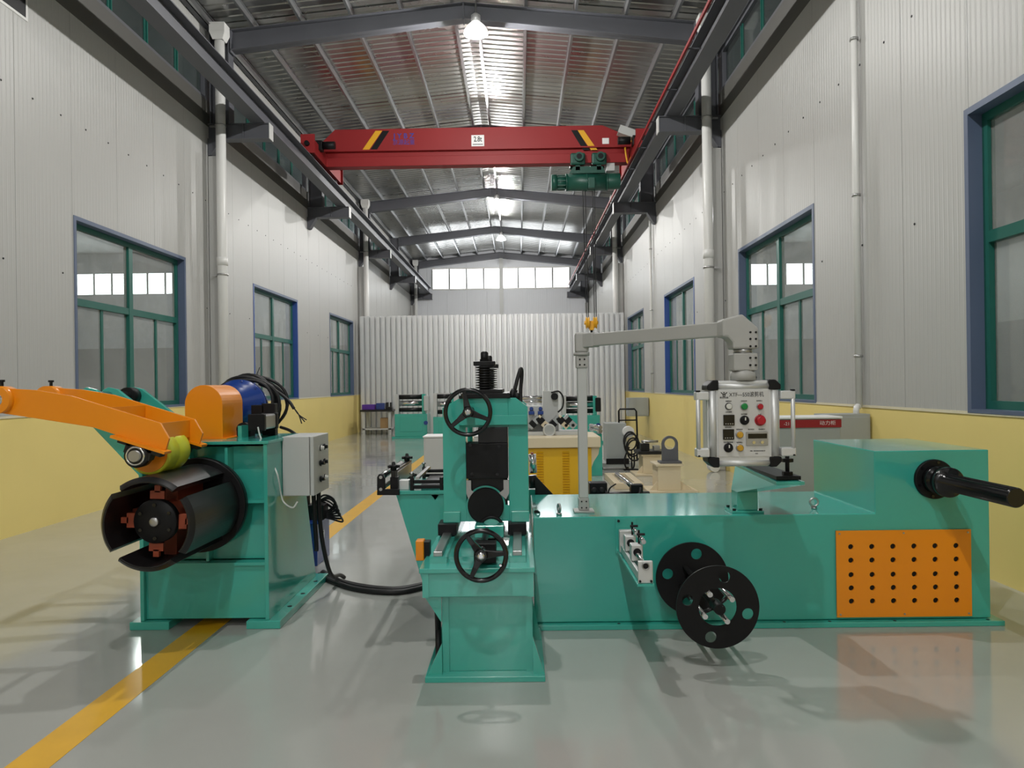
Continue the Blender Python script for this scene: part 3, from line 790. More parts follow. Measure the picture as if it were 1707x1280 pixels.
for y0 in (4.03, 4.50):
    pb = MB().lathe((RC.x, y0 - .035, RC.z), (0, 1, 0), [(0, .05), (.004, .066), (.066, .066), (.07, .05)], 28).build('pillow_block', BLACKS, sn)
    a, b = xz(204, 733), xz(270, 756)
    d = Vector((b[0] - a[0], 0, b[1] - a[1])).normalized(); nrm = Vector((-d.z, 0, d.x))
    MB().obox(Vector((RC.x, y0, RC.z)) + nrm * .047, d * .125, Vector((0, .03, 0)), nrm * .013).obox(Vector((RC.x, y0, RC.z)) + nrm * .025, d * .075, Vector((0, .03, 0)), nrm * .03).build('pillow_base', BLACKS, pb, .004)
    MB().torus((RC.x, y0 - .037, RC.z), (0, 1, 0), .048, .006, 28, 8).build('seal_ring', CHROME, pb)
ax = MB().cyl((RC.x, 3.975, RC.z), (RC.x, 4.55, RC.z), .031, n=24).build('roller_shaft', STEEL, sn)
rb = MB().lathe((RC.x, 4.14, RC.z), (0, 1, 0), [(0, .108), (.001, .12), (.02, .122), (.115, .122), (.12, .118), (.135, .118), (.14, .122), (.25, .122), (.27, .116), (.271, .10)], 48).build('roller', YELLOWPU, sn, label='lime yellow polyurethane roller')
MB().cyl((RC.x, 4.134, RC.z), (RC.x, 4.141, RC.z), .106, n=40).build('roller_face', ORANGE, rb)
for y0 in (4.05, 4.48):
    MB().cyl((PV.x, y0 - .05, PV.z), (PV.x, y0 + .05, PV.z), .075, n=30).build('pivot_boss', ORANGE, sn)
    MB().cyl((PV.x + .0, y0, PV.z + .074), (PV.x, y0, PV.z + .098), .009, n=8).cyl((PV.x, y0, PV.z + .098), (PV.x, y0, PV.z + .11), .016, n=8).build('grease_nipple', BLACK, sn)
ps = MB().cyl((PV.x, 3.99, PV.z), (PV.x, 5.52, PV.z), .036, n=24).build('pivot_shaft', CHROME, sn)
for yy in (5.39,):
    MB().cyl((PV.x, yy - .045, PV.z), (PV.x, yy + .045, PV.z), .062, n=24).build('shaft_collar', BLACK, sn)
hz = bezier([xz(215, 742) and Vector((RC.x - .14, 4.30, 1.10)), Vector((RC.x - .10, 4.36, 1.00)), Vector((-2.22, 4.62, .93)), Vector((-2.30, 4.645, .86))], 6)
tag(MB().tube(hz, .011, 8).build('hydraulic_hose', RUBBER), 'short black hose hanging below the lime snubber roller', 'hose')

# ================================================================ things on the coil stand
coil = thing('cable_coil', 'thick coil of black cable hung over the blue motor', 'cable', (MC.x, 5.78, MC.z))
rnd = random.Random(3)
for i in range(9):
    R_ = .205 + .045 * rnd.random(); cyy_ = 5.585 + .03 * i
    pts = []
    for k in range(40):
        a = 2 * math.pi * k / 40
        rr_ = R_ + .012 * math.sin(3 * a + i); pts.append((MC.x + .02 * math.sin(i) + rr_ * math.cos(a), cyy_ + .018 * math.sin(2 * a + i), MC.z + rr_ * math.sin(a) * .98))
    MB().tube(pts, .0125, 8, True).build('cable_turn', RUBBER, coil)
tail = bezier([at_y(432, 640, 5.78), at_y(462, 653, 5.75), at_y(481, 668, 5.72), at_y(490, 681, 5.7)], 8)
tl = MB().tube(tail, .0125, 8).build('cable_tail', RUBBER, coil)
for q in ((503, 706), (508, 703), (511, 700)):
    MB().tube(bezier([at_y(490, 680, 5.7), at_y(498, 691, 5.7), at_y(*q, 5.69)], 6), .0045, 6).build('core_wire', RUBBER, tl)
for a, b in (((425, 636), (433, 612)), ((416, 634), (416, 622))):
    MB().tube([at_y(*a, 5.75), at_y((a[0] + b[0]) / 2 - 1, (a[1] + b[1]) / 2, 5.74), at_y(*b, 5.72)], .003, 6).build('tie_end', RUBBER, coil)
MB().tube(bezier([at_y(468, 712, 5.6), at_y(482, 717, 5.5), at_y(494, 726, 5.38), at_y(492, 735, 5.36)], 8), .012, 8).build('cable_drop', RUBBER, coil)

cb = thing('control_box', 'light grey switch box bolted to the side of the coil stand', 'control box', (-1.48, 5.15, .79))
BX0, BX1, BY0, BY1, BZ0, BZ1 = -1.598, -1.385, 4.95, 5.34, .79, 1.19
MB().box(BX0, BX1 - .03, BY0, BY1, BZ0, BZ1).build('body', GREYP, cb, .006)
dr = MB().box(BX1 - .026, BX1, BY0, BY1, BZ0, BZ1).build('door', GREYP, cb, .005)
for i, z in enumerate((1.10, .995, .885)):
    for j, yy in enumerate((5.10, 5.20)):
        bz = MB().lathe((BX1, yy, z), (1, 0, 0), [(0, .018), (.012, .018), (.013, .013), (.03, .012), (.031, .006)], 16).build('push_button', BTN_W if (i + j) % 3 == 0 else BLACKG, dr)
        MB().torus((BX1 + .008, yy, z), (1, 0, 0), .019, .004, 16, 6).build('bezel', BLACK, bz)
tag(MB().tube(bezier([at_y(430, 712, 4.9), at_y(434, 728, 4.88), at_y(446, 755, 4.87), at_x(462, 790, -1.585), at_x(468, 822, -1.585), at_x(474, 838, -1.565), at_x(488, 846, -1.50), at_x(496, 836, -1.47)], 8), .0055, 8).build('air_hose', CLEARTUBE), 'clear air hose looping down to the grey switch box', 'hose')
for i, (dx, lab) in enumerate(((0, 'straight black cable hanging below the grey switch box'), (.035, 'bent black cable from the grey switch box to the floor'))):
    if i == 0: pts = [(-1.46 + dx, 5.2, .80), (-1.455 + dx, 5.2, .62), (-1.45 + dx, 5.22, .40), (-1.452 + dx, 5.22, .36)]
    else: pts = [(-1.43, 5.22, .80), (-1.43, 5.24, .60), (-1.42, 5.30, .36), (-1.40, 5.42, .14), (-1.41, 5.72, .06), (-1.40, 5.82, .015)]
    tag(MB().tube(bezier(pts, 8), .016, 8).build('box_cable', RUBBER), lab, 'cable')

hp = thing('hydraulic_unit', 'small blue oil tank with black pump and hoses behind the coil stand', 'hydraulic unit', (-1.92, 6.5, 0))
tk = MB().box(-2.12, -1.73, 6.25, 6.66, 0, .36).build('tank', BLUEP, hp, .006)
MB().box(-2.14, -1.71, 6.23, 6.68, .36, .372).build('tank_lid', BLUEP, hp, .003)
MB().box(-1.732, -1.722, 6.40, 6.46, .20, .27).cyl((-1.722, 6.43, .25), (-1.715, 6.43, .25), .015, n=12).build('level_gauge', CHROME, tk)
MB().cyl((-1.92, 6.42, .372), (-1.92, 6.42, .58), .085, n=22).build('pump_motor', BLACK, hp, .006)
MB().box(-1.85, -1.70, 6.36, 6.52, .372, .50).build('valve_block', BLACK, hp, .005)
for i in range(7):
    a = i * 1.1
    MB().tube(bezier([(-1.80, 6.40 + .02 * i, .50), (-1.70 + .03 * math.sin(a), 6.38 + .03 * i, .585 - .02 * i), (-1.62 + .012 * i, 6.42, .53 - .03 * i), (-1.68, 6.46, .44 - .012 * i), (-1.86, 6.42, .42)], 6), .0085, 8).build('hose', RUBBER, hp)

for i, (o_, lab) in enumerate((((0, 0), 'black floor cable at the front of the three-cable bundle'), ((.005, .045), 'black floor cable in the middle of the three-cable bundle'), ((.0, .09), 'black floor cable at the back of the three-cable bundle'))):
    pts = [at_z(532, 962), at_z(556, 975), at_z(590, 985), at_z(630, 991), at_z(668, 991), at_z(712, 982)]
    pts = [Vector((p.x + o_[0] + .01 * math.sin(k * 2 + i), p.y + o_[1], .020 + (.005 if i == 1 else 0))) for k, p in enumerate(pts)]
    tag(MB().tube(bezier(pts, 8), .019, 10).build('floor_cable', RUBBER), lab, 'cable', 'cables on the floor between the machines')

# ================================================================ SLITTER HEAD
sl = thing('slitting_head', 'teal slitting stand with two black handwheels and a spring-topped frame', 'machine', (-.2, 4.2, 0))
# pedestal
MB().box(-.50, .115, 3.77, 4.53, 0, .03).box(-.50, .065, 4.53, 5.35, 0, .03).build('base_plate', TEAL, sl, .003)
MB().box(-.415, .055, 3.85, 5.25, .03, .44).build('pedestal', TEAL, sl, .003)
for x0 in (-.415, .02): MB().box(x0, x0 + .035, 3.835, 3.85, .03, .44).build('corner_strip', TEAL, sl)
MB().box(-.505, .062, 3.765, 5.30, .44, .565).build('apron', TEAL, sl, .003)
for x0 in (-.505, .03): MB().box(x0, x0 + .032, 3.755, 3.765, .44, .565).build('apron_strip', TEAL, sl)
MB().box(-.52, .07, 3.745, 5.32, .565, .59).build('table_plate', TEAL, sl, .004)
MB().prism([(-.505, .44), (-.415, .44), (-.415, .30)], 'xz', 3.80, 3.82).build('gusset', TEAL, sl)
MB().prism([(.112, .03), (.055, .22), (.055, .03)], 'xz', 3.80, 3.82).build('gusset', TEAL, sl)
MB().prism([(-.49, .03), (-.415, .19), (-.415, .03)], 'xz', 3.80, 3.82).build('gusset', TEAL, sl)
MB().prism([(.112, .03), (.055, .30), (.055, .03)], 'xz', 4.3, 4.32).build('gusset', TEAL, sl)
# guide ways
for x0 in (-.435, -.02):
    MB().box(x0 - .045, x0 + .045, 3.86, 5.2, .59, .625).build('way_pad', TEAL, sl)
    MB().box(x0 - .024, x0 + .024, 3.86, 5.2, .625, .65).build('guide_rail', STEEL, sl, .003)
    MB().box(x0 - .055, x0 + .055, 4.36, 4.52, .632, .70).build('slide_block', BLACK, sl, .004)
MB().box(-.39, -.07, 3.95, 4.35, .59, .602).build('way_cover', TEAL, sl)
# front housing frame with its opening
FY0, FY1 = 4.44, 4.60
FXL, FXR = -.462, .052
def hx(u, v=700): p = at_y(u, v, FY0); return p.x
def hz_(v, u=810): p = at_y(u, v, FY0); return p.z
zt, zch = 1.44, 1.385
def housing(y0, y1):
    cx = hx(810)
    # four members around the window
    w0, w1 = hx(776), hx(847)
    z_hi, z_lo = hz_(712), hz_(842)
    MB().prism([(FXL, .70), (w0, .70), (w0, zt), (FXL + .10, zt), (FXL, zch)], 'xz', y0, y1).build('housing_post', TEAL, sl, .003)
    MB().prism([(w1, .70), (FXR, .70), (FXR, zch), (FXR - .07, zt), (w1, zt)], 'xz', y0, y1).build('housing_post', TEAL, sl, .003)
    MB().box(w0, w1, y0, y1, z_hi, zt).build('housing_yoke', TEAL, sl)
    MB().box(w0, w1, y0, y1, .70, z_lo).build('housing_sill', TEAL, sl)
    return cx, w0, w1, z_hi, z_lo
cx, w0, w1, z_hi, z_lo = housing(FY0, FY1)
housing(5.10, 5.26)
for x0, x1 in ((FXL, -.36), (-.055, FXR + .0)): MB().box(x0, x1, 4.40, 4.44, .70, .765).build('clamp_foot', TEAL, sl, .004)
MB().box(FXL + .10, FXR - .005, FY0 - .045, FY0, hz_(708), hz_(692)).build('yoke_flange', TEAL, sl, .003)
# chocks and roll ends
MB().box(w0 + .004, w1 - .004, FY0 - .05, FY0 + .12, hz_(796), hz_(738)).build('top_chock', BLACK, sl, .003)
MB().box(hx(797), hx(846), FY0 - .03, FY0 + .12, hz_(738), hz_(712)).build('screw_block', BLACKS, sl, .004)
MB().box(w0 + .01, w1 - .01, FY0 + .03, FY0 + .11, hz_(842), hz_(796)).build('bottom_chock', BLACKS, sl, .004)
MB().prism([(w0 - .0, hz_(800)), (hx(784), hz_(800)), (hx(784), hz_(816)), (hx(792), hz_(822)), (hx(780), hz_(832)), (w0, hz_(822))], 'xz', FY0 - .012, FY0).build('keeper_plate', STEEL, sl)
MB().prism([(w1, hz_(800)), (hx(838), hz_(800)), (hx(838), hz_(816)), (hx(830), hz_(822)), (hx(842), hz_(832)), (w1, hz_(822))], 'xz', FY0 - .012, FY0).build('keeper_plate', STEEL, sl)
rc = at_y(810, 842, FY0)
MB().lathe((rc.x, FY0 + .02, rc.z), (0, -1, 0), [(0, .108), (.045, .108), (.05, .102)], 44).build('bearing_cover', BLACK, sl)
MB().lathe((rc.x, FY0 + .01, rc.z), (0, -1, 0), [(0, .118), (.012, .118)], 44).build('cover_ring', TEAL, sl)
for (y0, r, z) in ((4.62, .085, rc.z), (4.62, .085, rc.z + .19)):
    MB().cyl((rc.x, y0, z), (rc.x, 5.09, z), r, n=32).build('knife_arbor', STEEL, sl)
mb = MB()
for u, v in ((787, 790), (829, 790), (784, 742), (832, 744)):
    p = at_y(u, v, FY0 - .05); hexbolt(mb, (p.x, FY0 - .05, p.z), (0, -1, 0), .011, .009)
mb.build('chock_bolt', BLACKG, sl)
# top plate, spring stacks
MB().box(hx(766), hx(851), FY0 - .02, 5.2, zt, zt + .03).build('crown_plate', BLACK, sl, .003)
MB().box(hx(775), hx(838), FY0 - .01, 5.1, zt + .03, zt + .052).build('crown_plate', BLACK, sl, .003)
for y0, k in ((4.52, 1.0), (5.18, 1.0)):
    x0 = hx(808); z0 = zt + .052
    pr = [(0, .03)]
    for i in range(9): pr += [(.006 + i * .0155, .034), (.0105 + i * .0155, .058), (.0135 + i * .0155, .058), (.018 + i * .0155, .034)]
    MB().lathe((x0, y0, z0), (0, 0, 1), pr, 24).build('disc_spring', BLACKS, sl)
    st = MB().box(x0 - .066, x0 + .066, y0 - .05, y0 + .05, z0 + .146, z0 + .172).build('spring_cap', BLACK, sl, .003)
    MB().cyl((x0, y0, z0 + .172), (x0, y0, z0 + .222), .024, n=20).cyl((x0, y0, z0 + .172), (x0, y0, z0 + .186), .032, n=6).lathe((x0, y0, z0 + .222), (0, 0, 1), [(0, .024), (.006, .021), (.012, .012)], 16).build('spring_nut', BLACK, st)
# handwheels
def handwheel(c, R, ang, knob):
    w = MB().torus(c, (0, 1, 0), R - .012, .0125, 48, 12).build('handwheel', BLACKG, sl)
    for i in range(3):
        a = math.radians(ang + 120 * i); e = Vector((math.cos(a), 0, math.sin(a))); t = Vector((-math.sin(a), 0, math.cos(a)))
        mb = MB(); vs = []
        for q, hw, dy in ((.02, .022, .012), (R * .5, .014, .016), (R - .014, .011, .012)):
            for sx_, sy_ in ((-1, -1), (1, -1), (1, 1), (-1, 1)):
                vs.append(Vector(c) + e * q + t * hw * sx_ + Vector((0, dy * sy_, 0)) + Vector((0, .02 * (1 - q / R), 0)))
        fs = [(k * 4 + j, k * 4 + (j + 1) % 4, k * 4 + 4 + (j + 1) % 4, k * 4 + 4 + j) for k in range(2) for j in range(4)] + [(3, 2, 1, 0), (8, 9, 10, 11)]
        mb.add(vs, fs).build('spoke', BLACKG, w, .004)
    MB().cyl((c[0], c[1] + .05, c[2]), (c[0], c[1] - .012, c[2]), .030, n=24).build('wheel_hub', BLACKG, w, .004)
    MB().lathe((c[0], c[1] - .012, c[2]), (0, -1, 0), [(0, .019), (.004, .019), (.007, .010)], 20).build('hub_cap', CHROME, w)
    a = math.radians(knob)
    MB().lathe((c[0] + (R - .03) * math.cos(a), c[1] - .005, c[2] + (R - .03) * math.sin(a)), (0, -1, 0), [(0, .006), (.012, .0085), (.02, .006)], 12).build('knob_screw', CHROME, w)
    return w
c1 = at_y(802, 926, 3.67); handwheel((c1.x, 3.67, c1.z), .136, 125, -25)
MB().cyl((c1.x, 3.68, c1.z), (c1.x, 4.36, c1.z), .018, n=16).build('lead_screw', BLACKS, sl)
MB().box(c1.x - .045, c1.x + .07, 3.80, 3.90, .60, c1.z + .03).build('screw_bearing', BLACK, sl, .004)
MB().box(c1.x - .07, c1.x + .10, 4.30, 4.42, .63, .70).build('nut_block', TEAL, sl, .004)
MB().torus((c1.x + .025, 4.40, c1.z - .01), (0, 1, 0), .07, .010, 28, 8).build('dial_ring', BLACK, sl)
MB().box(c1.x - .02, c1.x + .085, 4.40, 4.44, .69, .722).build('latch_plate', TEAL, sl, .003)
c2 = at_y(780, 687, 4.20); handwheel((c2.x, 4.20, c2.z), .140, 100, 113)
MB().cyl((c2.x, 4.21, c2.z), (c2.x, FY0, c2.z), .024, n=18).build('wheel_shaft', BLACK, sl)
# drive cable gland and loop
p = at_y(857, 658, 4.60)
MB().cyl(at_y(851, 668, 4.60), at_y(858, 649, 4.60), .028, .02, n=16).cyl(at_y(860, 668, 4.56), at_y(864, 655, 4.56), .022, .018, n=16).build('cable_gland', BLACK, sl)
MB().tube(bezier([at_y(858, 650, 4.60), at_y(863, 630, 4.62), at_y(868, 615, 4.64), at_y(870, 622, 4.66), at_y(868, 650, 4.66), at_y(868, 676, 4.64)], 8), .012, 8).build('cable_loop', RUBBER, sl)
# orange junction box on the left edge
sb = MB().box(-.575, -.53, 4.02, 4.09, .565, .675).build('limit_switch', ORANGE, sl, .006, label='small orange switch box')
MB().box(-.53, -.50, 4.03, 4.10, .57, .665).build('switch_base', BLACK, sb)
MB().cyl((-.455, 4.0, .20), (-.452, 3.98, .001), .017, n=10).cyl((-.46, 4.0, .43), (-.455, 4.0, .20), .017, n=10).build('cable_drop', RUBBER, sl)

# ---- entry table with guides on the left of the head
TY0, TY1 = 4.66, 5.45
zt_ = at_y(700, 818, TY0).z
pl = [at_y(u, v, TY0) for u, v in ((660, 824), (742, 824), (742, 975), (706, 975))]
for y0 in (TY0, TY1 - .02): MB().prism([(q.x, q.z) for q in pl], 'xz', y0, y0 + .02).build('table_bracket', TEAL, sl, .002)
MB().prism([(pl[0].x, pl[0].z), (pl[0].x + .02, pl[0].z), (pl[3].x + .02, pl[3].z), (pl[3].x, pl[3].z)], 'xz', TY0 + .02, TY1 - .02).build('table_end_plate', TEAL, sl)
xa, xb = at_y(664, 818, TY0).x, FXL + .004
MB().box(xa, xb, TY0 - .02, TY1, zt_ - .02, zt_ + .004).build('entry_table', TEAL, sl, .003)
MB().prism([(xb - .11, zt_ - .02), (xb - .05, zt_ - .02), (xb - .08, zt_ - .06)], 'xz', TY0 + .0, TY0 + .03).build('table_rib', TEAL, sl)
gy = TY0 - .05
def gp(u, v, Y=None):
    q = at_y(u, v, gy if Y is None else Y); return q.x, q.z
# roller end brackets (near and far)
for y0 in (gy, 5.40):
    pts = [gp(629, 825), gp(666, 825), gp(666, 815), gp(642, 815), gp(642, 797), gp(637, 790), gp(632, 790), gp(629, 795)]
    MB().prism(pts, 'xz', y0 - .012, y0 + .012).build('roller_bracket', BLACK, sl, .003)
for v in (795, 815):
    q = at_y(635.5, v, gy)
    MB().cyl((q.x, gy + .012, q.z), (q.x, 5.39, q.z), .020 if v < 800 else .014, n=18).build('entry_roller', CHROME, sl)
    MB().cyl((q.x, gy - .020, q.z), (q.x, gy - .012, q.z), .010, n=14).build('bracket_screw', STEEL, sl)
# side guide bars with star knobs
q1 = at_y(655, 797, gy + .02)
MB().box(q1.x - .012, q1.x + .012, gy + .02, 5.36, q1.z + .005, q1.z + .045).build('guide_bar', BLACKS, sl, .003)
MB().box(q1.x + .014, q1.x + .02, gy + .1, 5.30, q1.z - .06, q1.z + .03).build('guide_plate', STEEL, sl)
for y0 in (gy + .05, 5.22):
    z0 = q1.z + .045
    MB().cyl((q1.x, y0, zt_), (q1.x, y0, z0 + .05), .012, n=14).build('knob_post', BLACKS, sl)
    kb = MB().cyl((q1.x, y0, z0), (q1.x, y0, z0 + .02), .02, n=16).cyl((q1.x, y0, z0 + .02), (q1.x, y0, z0 + .032), .026, n=16).cyl((q1.x, y0, z0 + .032), (q1.x, y0, z0 + .055), .009, n=10).build('star_knob', BLACK, sl)
    mb = MB()
    for i in range(5):
        a = math.radians(72 * i); mb.cyl((q1.x + .028 * math.cos(a), y0 + .028 * math.sin(a), z0 + .018), (q1.x + .028 * math.cos(a), y0 + .028 * math.sin(a), z0 + .034), .012, n=10)
    mb.build('knob_lobe', BLACK, kb)
MB().box(q1.x - .02, q1.x + .03, gy + .03, gy + .09, zt_ + .004, q1.z + .005).build('guide_foot', BLACK, sl, .003)
# cross slides
q2 = at_y(684, 800, gy + .06)
for y0 in (gy + .05, 5.25):
    for z0 in (zt_ + .012, zt_ + .045): MB().box(q2.x, xb, y0, y0 + .02, z0, z0 + .022).build('cross_slide', BLACK, sl, .003)
    for x0 in (q2.x, xb - .05): MB().box(x0, x0 + .022, y0 - .012, y0 + .035, zt_ + .004, zt_ + .085).build('slide_bracket', BLACK, sl, .003)
    MB().cyl((q2.x + .01, y0 + .01, zt_ + .085), (q2.x + .01, y0 + .01, zt_ + .12), .008, n=10).cyl((q2.x + .01, y0 + .01, zt_ + .105), (q2.x + .01, y0 + .01, zt_ + .115), .016, n=12).build('clamp_screw', STEEL, sl)
MB().box(q2.x + .03, q2.x + .055, gy + .07, 5.3, zt_ + .07, zt_ + .085).build('slide_strip', STEEL, sl)
MB().box(q2.x + .06, xb - .06, gy + .12, 5.2, zt_ + .006, zt_ + .03).build('strip_bed', BLACKS, sl)
MB().box(q1.x + .03, q2.x - .01, gy + .07, gy + .14, zt_ + .004, zt_ + .065).build('spacer_block', ALU, sl, .003)

# ================================================================ REWINDER BED
MX0, MX1, MY0, MY1, MZ, MZB, MXB = .078, 2.906, 4.60, 5.55, .69, 1.077, 2.20
bed = thing('rewinder_bed', 'long low teal machine bed with a raised box and orange perforated panel', 'machine', (1.5, 5.0, 0))
MB().prism([(MX0, .035), (MX1, .035), (MX1, MZB), (MXB, MZB), (MXB, MZ), (MX0, MZ)], 'xz', MY0, MY1).build('bed_body', TEAL, bed, .006)
fl = MB().box(MX0 - .0, MX1 + .055, MY0 - .05, MY1 + .05, 0, .032).build('base_flange', TEAL, bed, .004)
mb = MB()
for x in (.6, 1.1, 1.62, 1.9, 2.3, 2.87): mb.cyl((x, MY0 - .026, .032), (x, MY0 - .026, .0335), .010, n=12)
mb.build('bolt_hole', BLACK, fl)
# orange vent panel with 6 x 5 holes
PX0, PX1, PZ0, PZ1 = 1.951, 2.781, .052, .588
xs = [at_y(u, 955, MY0).x for u in (1417, 1452, 1487, 1522, 1557, 1592)]
zs = [at_y(1500, v, MY0).z for v in (909.5, 932, 956, 978, 1000)]
mb = MB(); holed_plate(mb, [(PX0, PZ0), (PX1, PZ0), (PX1, PZ1), (PX0, PZ1)], [(x, z, .0165) for x in xs for z in zs], lambda u, v, t: (u, MY0 - .016 + t, v), .010, 18)
vp = mb.build('vent_panel', ORANGE, bed, label='orange panel with thirty round holes')
MB().box(PX0 + .03, PX1 - .03, MY0 - .005, MY0 - .003, PZ0 + .03, PZ1 - .03).build('vent_backing', BLACK, vp)
mb = MB()
for x in (PX0 + .02, (PX0 + PX1) / 2, PX1 - .02):
    for z in (PZ0 + .018, PZ1 - .018): mb.cyl((x, MY0 - .020, z), (x, MY0 - .016, z), .006, n=8)
mb.build('panel_screw', STEEL, vp)
# rewind shaft
sc_ = at_y(1556, 801, MY0); SX, SZ = sc_.x, .90
MB().lathe((SX, MY0, SZ), (0, -1, 0), [(0, .122), (.02, .122), (.022, .117)], 40).build('shaft_flange', BLACK, bed)
sh = MB().lathe((SX, MY0 - .02, SZ), (0, -1, 0), [(0, .085), (.06, .085), (.061, .07), (.10, .07), (.101, .09), (.155, .09), (.157, .086), (.158, .053), (.74, .053), (.748, .048)], 36).build('rewind_shaft', BLACKG, bed)
MB().box(SX - .04, SX - .028, MY0 - .75, MY0 - .20, SZ + .036, SZ + .045).build('shaft_key', BLACK, sh)
mb = MB()
for i in range(6):
    a = math.radians(60 * i + 20); hexbolt(mb, (SX + .106 * math.cos(a), MY0 - .02, SZ + .106 * math.sin(a)), (0, -1, 0), .010, .008)
mb.build('flange_bolt', BLACKG, bed)
# strip guide bracket on the front
GX = .598
gb = MB().box(GX, GX + .088, 3.81, MY0, .468, .482).box(GX - .01, GX + .12, MY0 - .012, MY0, .46, .68).build('guide_shelf', TEAL, bed, .002)
MB().box(GX + .005, GX + .083, 3.82, 3.835, .482, .60).build('guide_end_plate', ALU, bed, .006)
MB().box(GX + .005, GX + .083, 4.52, 4.56, .482, .62).build('guide_end_plate', ALU, bed, .006)
MB().box(GX + .012, GX + .03, 3.835, 4.52, .485, .53).box(GX + .058, GX + .076, 3.835, 4.52, .485, .53).build('guide_channel', ALU, bed, .003)
MB().cyl((GX + .044, 3.825, .575), (GX + .044, 4.54, .575), .011, n=14).build('guide_rod', CHROME, bed)
MB().cyl((GX + .044, 3.812, .575), (GX + .044, 3.822, .575), .017, n=18).build('rod_bush', BLACK, bed)
MB().torus((GX + .044, 3.812, .575), (0, 1, 0), .017, .003, 18, 6).build('bush_ring', STEEL, bed)
for y0 in (4.12, 4.36): 
    sd = MB().box(GX + .012, GX + .076, y0 - .035, y0 + .035, .535, .625).build('guide_slider', ALU, bed, .005)
    MB().cyl((GX + .044, y0 - .036, .585), (GX + .044, y0 - .045, .585), .022, n=18).build('slider_bush', BLACK, sd)
    MB().cyl((GX + .07, y0 - .10, .655), (GX + .07, y0 + .06, .655), .013, n=14).build('guide_wheel', CHROME, sd)
    MB().cyl((GX + .06, y0, .625), (GX + .06, y0, .70), .006, n=8).cyl((GX + .045, y0 - .02, .68), (GX + .09, y0 - .02, .68), .007, n=8).build('clamp_screw', BLACK, sd)
mb = MB()
for x in (GX + .015, GX + .073): hexbolt(mb, (x, 3.82, .495), (0, -1, 0), .007, .006)
for x in (GX + .01,): hexbolt(mb, (x, MY0 - .012, .665), (0, -1, 0), .009, .008); hexbolt(mb, (x, MY0 - .012, .472), (0, -1, 0), .009, .008)
mb.build('bracket_bolt', BLACK, bed)
# scrap rewind reel
RX, RZ, RR = 1.035, .331, .219
hl = [(.163 * math.cos(math.radians(-13.6 + 90 * k)), .163 * math.sin(math.radians(-13.6 + 90 * k)), .0305) for k in range(4)]
mb = MB(); holed_plate(mb, circle(RR, 64), hl + [(0, 0, .1015)], lambda u, v, t: (RX + u, 3.905 + t, RZ + v), .012, 28)
mb.build('reel_disc', BLACK, bed)
hl2 = [(.15 * math.cos(math.radians(-11 + 90 * k)), .15 * math.sin(math.radians(-11 + 90 * k)), .033) for k in range(4)]
mb = MB(); holed_plate(mb, circle(RR, 64), hl2, lambda u, v, t: (RX + u, 4.48 + t, RZ + v), .012, 28)
mb.build('reel_disc', BLACK, bed)
MB().cyl((RX, 3.95, RZ), (RX, MY0, RZ), .024, n=20).build('reel_shaft', BLACKS, bed)
MB().cyl((RX, 4.49, RZ), (RX, MY0, RZ), .06, n=24).build('reel_bearing', BLACK, bed)
MB().cyl((RX, 3.86, RZ), (RX, 3.97, RZ), .030, n=20).cyl((RX, 4.40, RZ), (RX, 4.47, RZ), .036, n=20).build('reel_hub', BLACK, bed, .003)
for k in range(4):
    a = math.radians(32 + 90 * k); e = Vector((math.cos(a), 0, math.sin(a)))
    c = Vector((RX, 0, RZ)) + e * .084
    MB().cyl(c + Vector((0, 3.885, 0)), c + Vector((0, 4.48, 0)), .014, n=16).build('reel_bar', CHROME, bed)
    for y0 in (3.93, 4.42):
        MB().tube([Vector((RX, y0, RZ)) + e * .02, Vector((RX, y0 + .01, RZ)) + e * .055, c + Vector((0, y0 + .03, 0))], .010, 10).build('toggle_link', BLACKS, bed)
# lifting eyes
for u, v in ((932, 858), (1357, 848)):
    p = at_z(u, v, MZ)
    ey = MB().cyl((p.x, p.y, MZ), (p.x, p.y, MZ + .012), .018, n=14).build('lifting_eye', STEEL, bed)
    MB().torus((p.x, p.y, MZ + .042), (0, 1, 0) if u > 1000 else (1, .25, 0), .026, .007, 22, 8).build('eye_ring', STEEL, ey)
mb = MB()
for i in range(4): mb.tube(bezier([(.09, 4.75 + .02 * i, .694), (.11, 4.72, .70 + .004 * i), (.125, 4.75, .694), (.10, 4.79 + .02 * i, .694)], 5), .003, 6)
tag(mb.build('loose_wire', RUBBER), 'thin twisted black wire on the bed beside the slitting head', 'wire')

# ---- swing arm post with control panel
AY = 4.80
ap = at_y(973, 856, AY); AX = ap.x
arm = thing('swing_arm', 'grey swing arm on a thin post carrying the control panel', 'support arm', (AX, AY, MZ))
MB().box(AX - .065, AX + .065, AY - .065, AY + .065, MZ, MZ + .012).build('post_base', ARMG, arm, .003)
MB().box(AX - .034, AX + .034, AY - .034, AY + .034, MZ + .012, MZ + .09).build('post_socket', ARMG, arm, .005)
ptop = at_y(973, 612, AY).z
MB().box(AX - .03, AX + .03, AY - .03, AY + .03, MZ + .09, ptop).build('post', GREYP, arm, .006)
jz = at_y(973, 568, AY).z
MB().box(AX - .038, AX + .038, AY - .038, AY + .038, ptop - .005, ptop + .075).build('joint_clamp', ARMG, arm, .006)
MB().cyl((AX, AY, ptop + .075), (AX, AY, ptop + .095), .052, n=24).build('swivel_ring', ARMG, arm)
MB().box(AX - .042, AX + .042, AY - .045, AY + .045, ptop + .095, jz + .052).build('elbow_block', ARMG, arm, .012)
EY = 4.03
ee = at_y(1240, 555, EY); EX = ee.x
a_ = Vector((AX + .03, AY - .02, jz)); b_ = Vector((at_y(1205, 549, EY + .06).x, EY + .06, at_y(1205, 549, EY + .06).z))
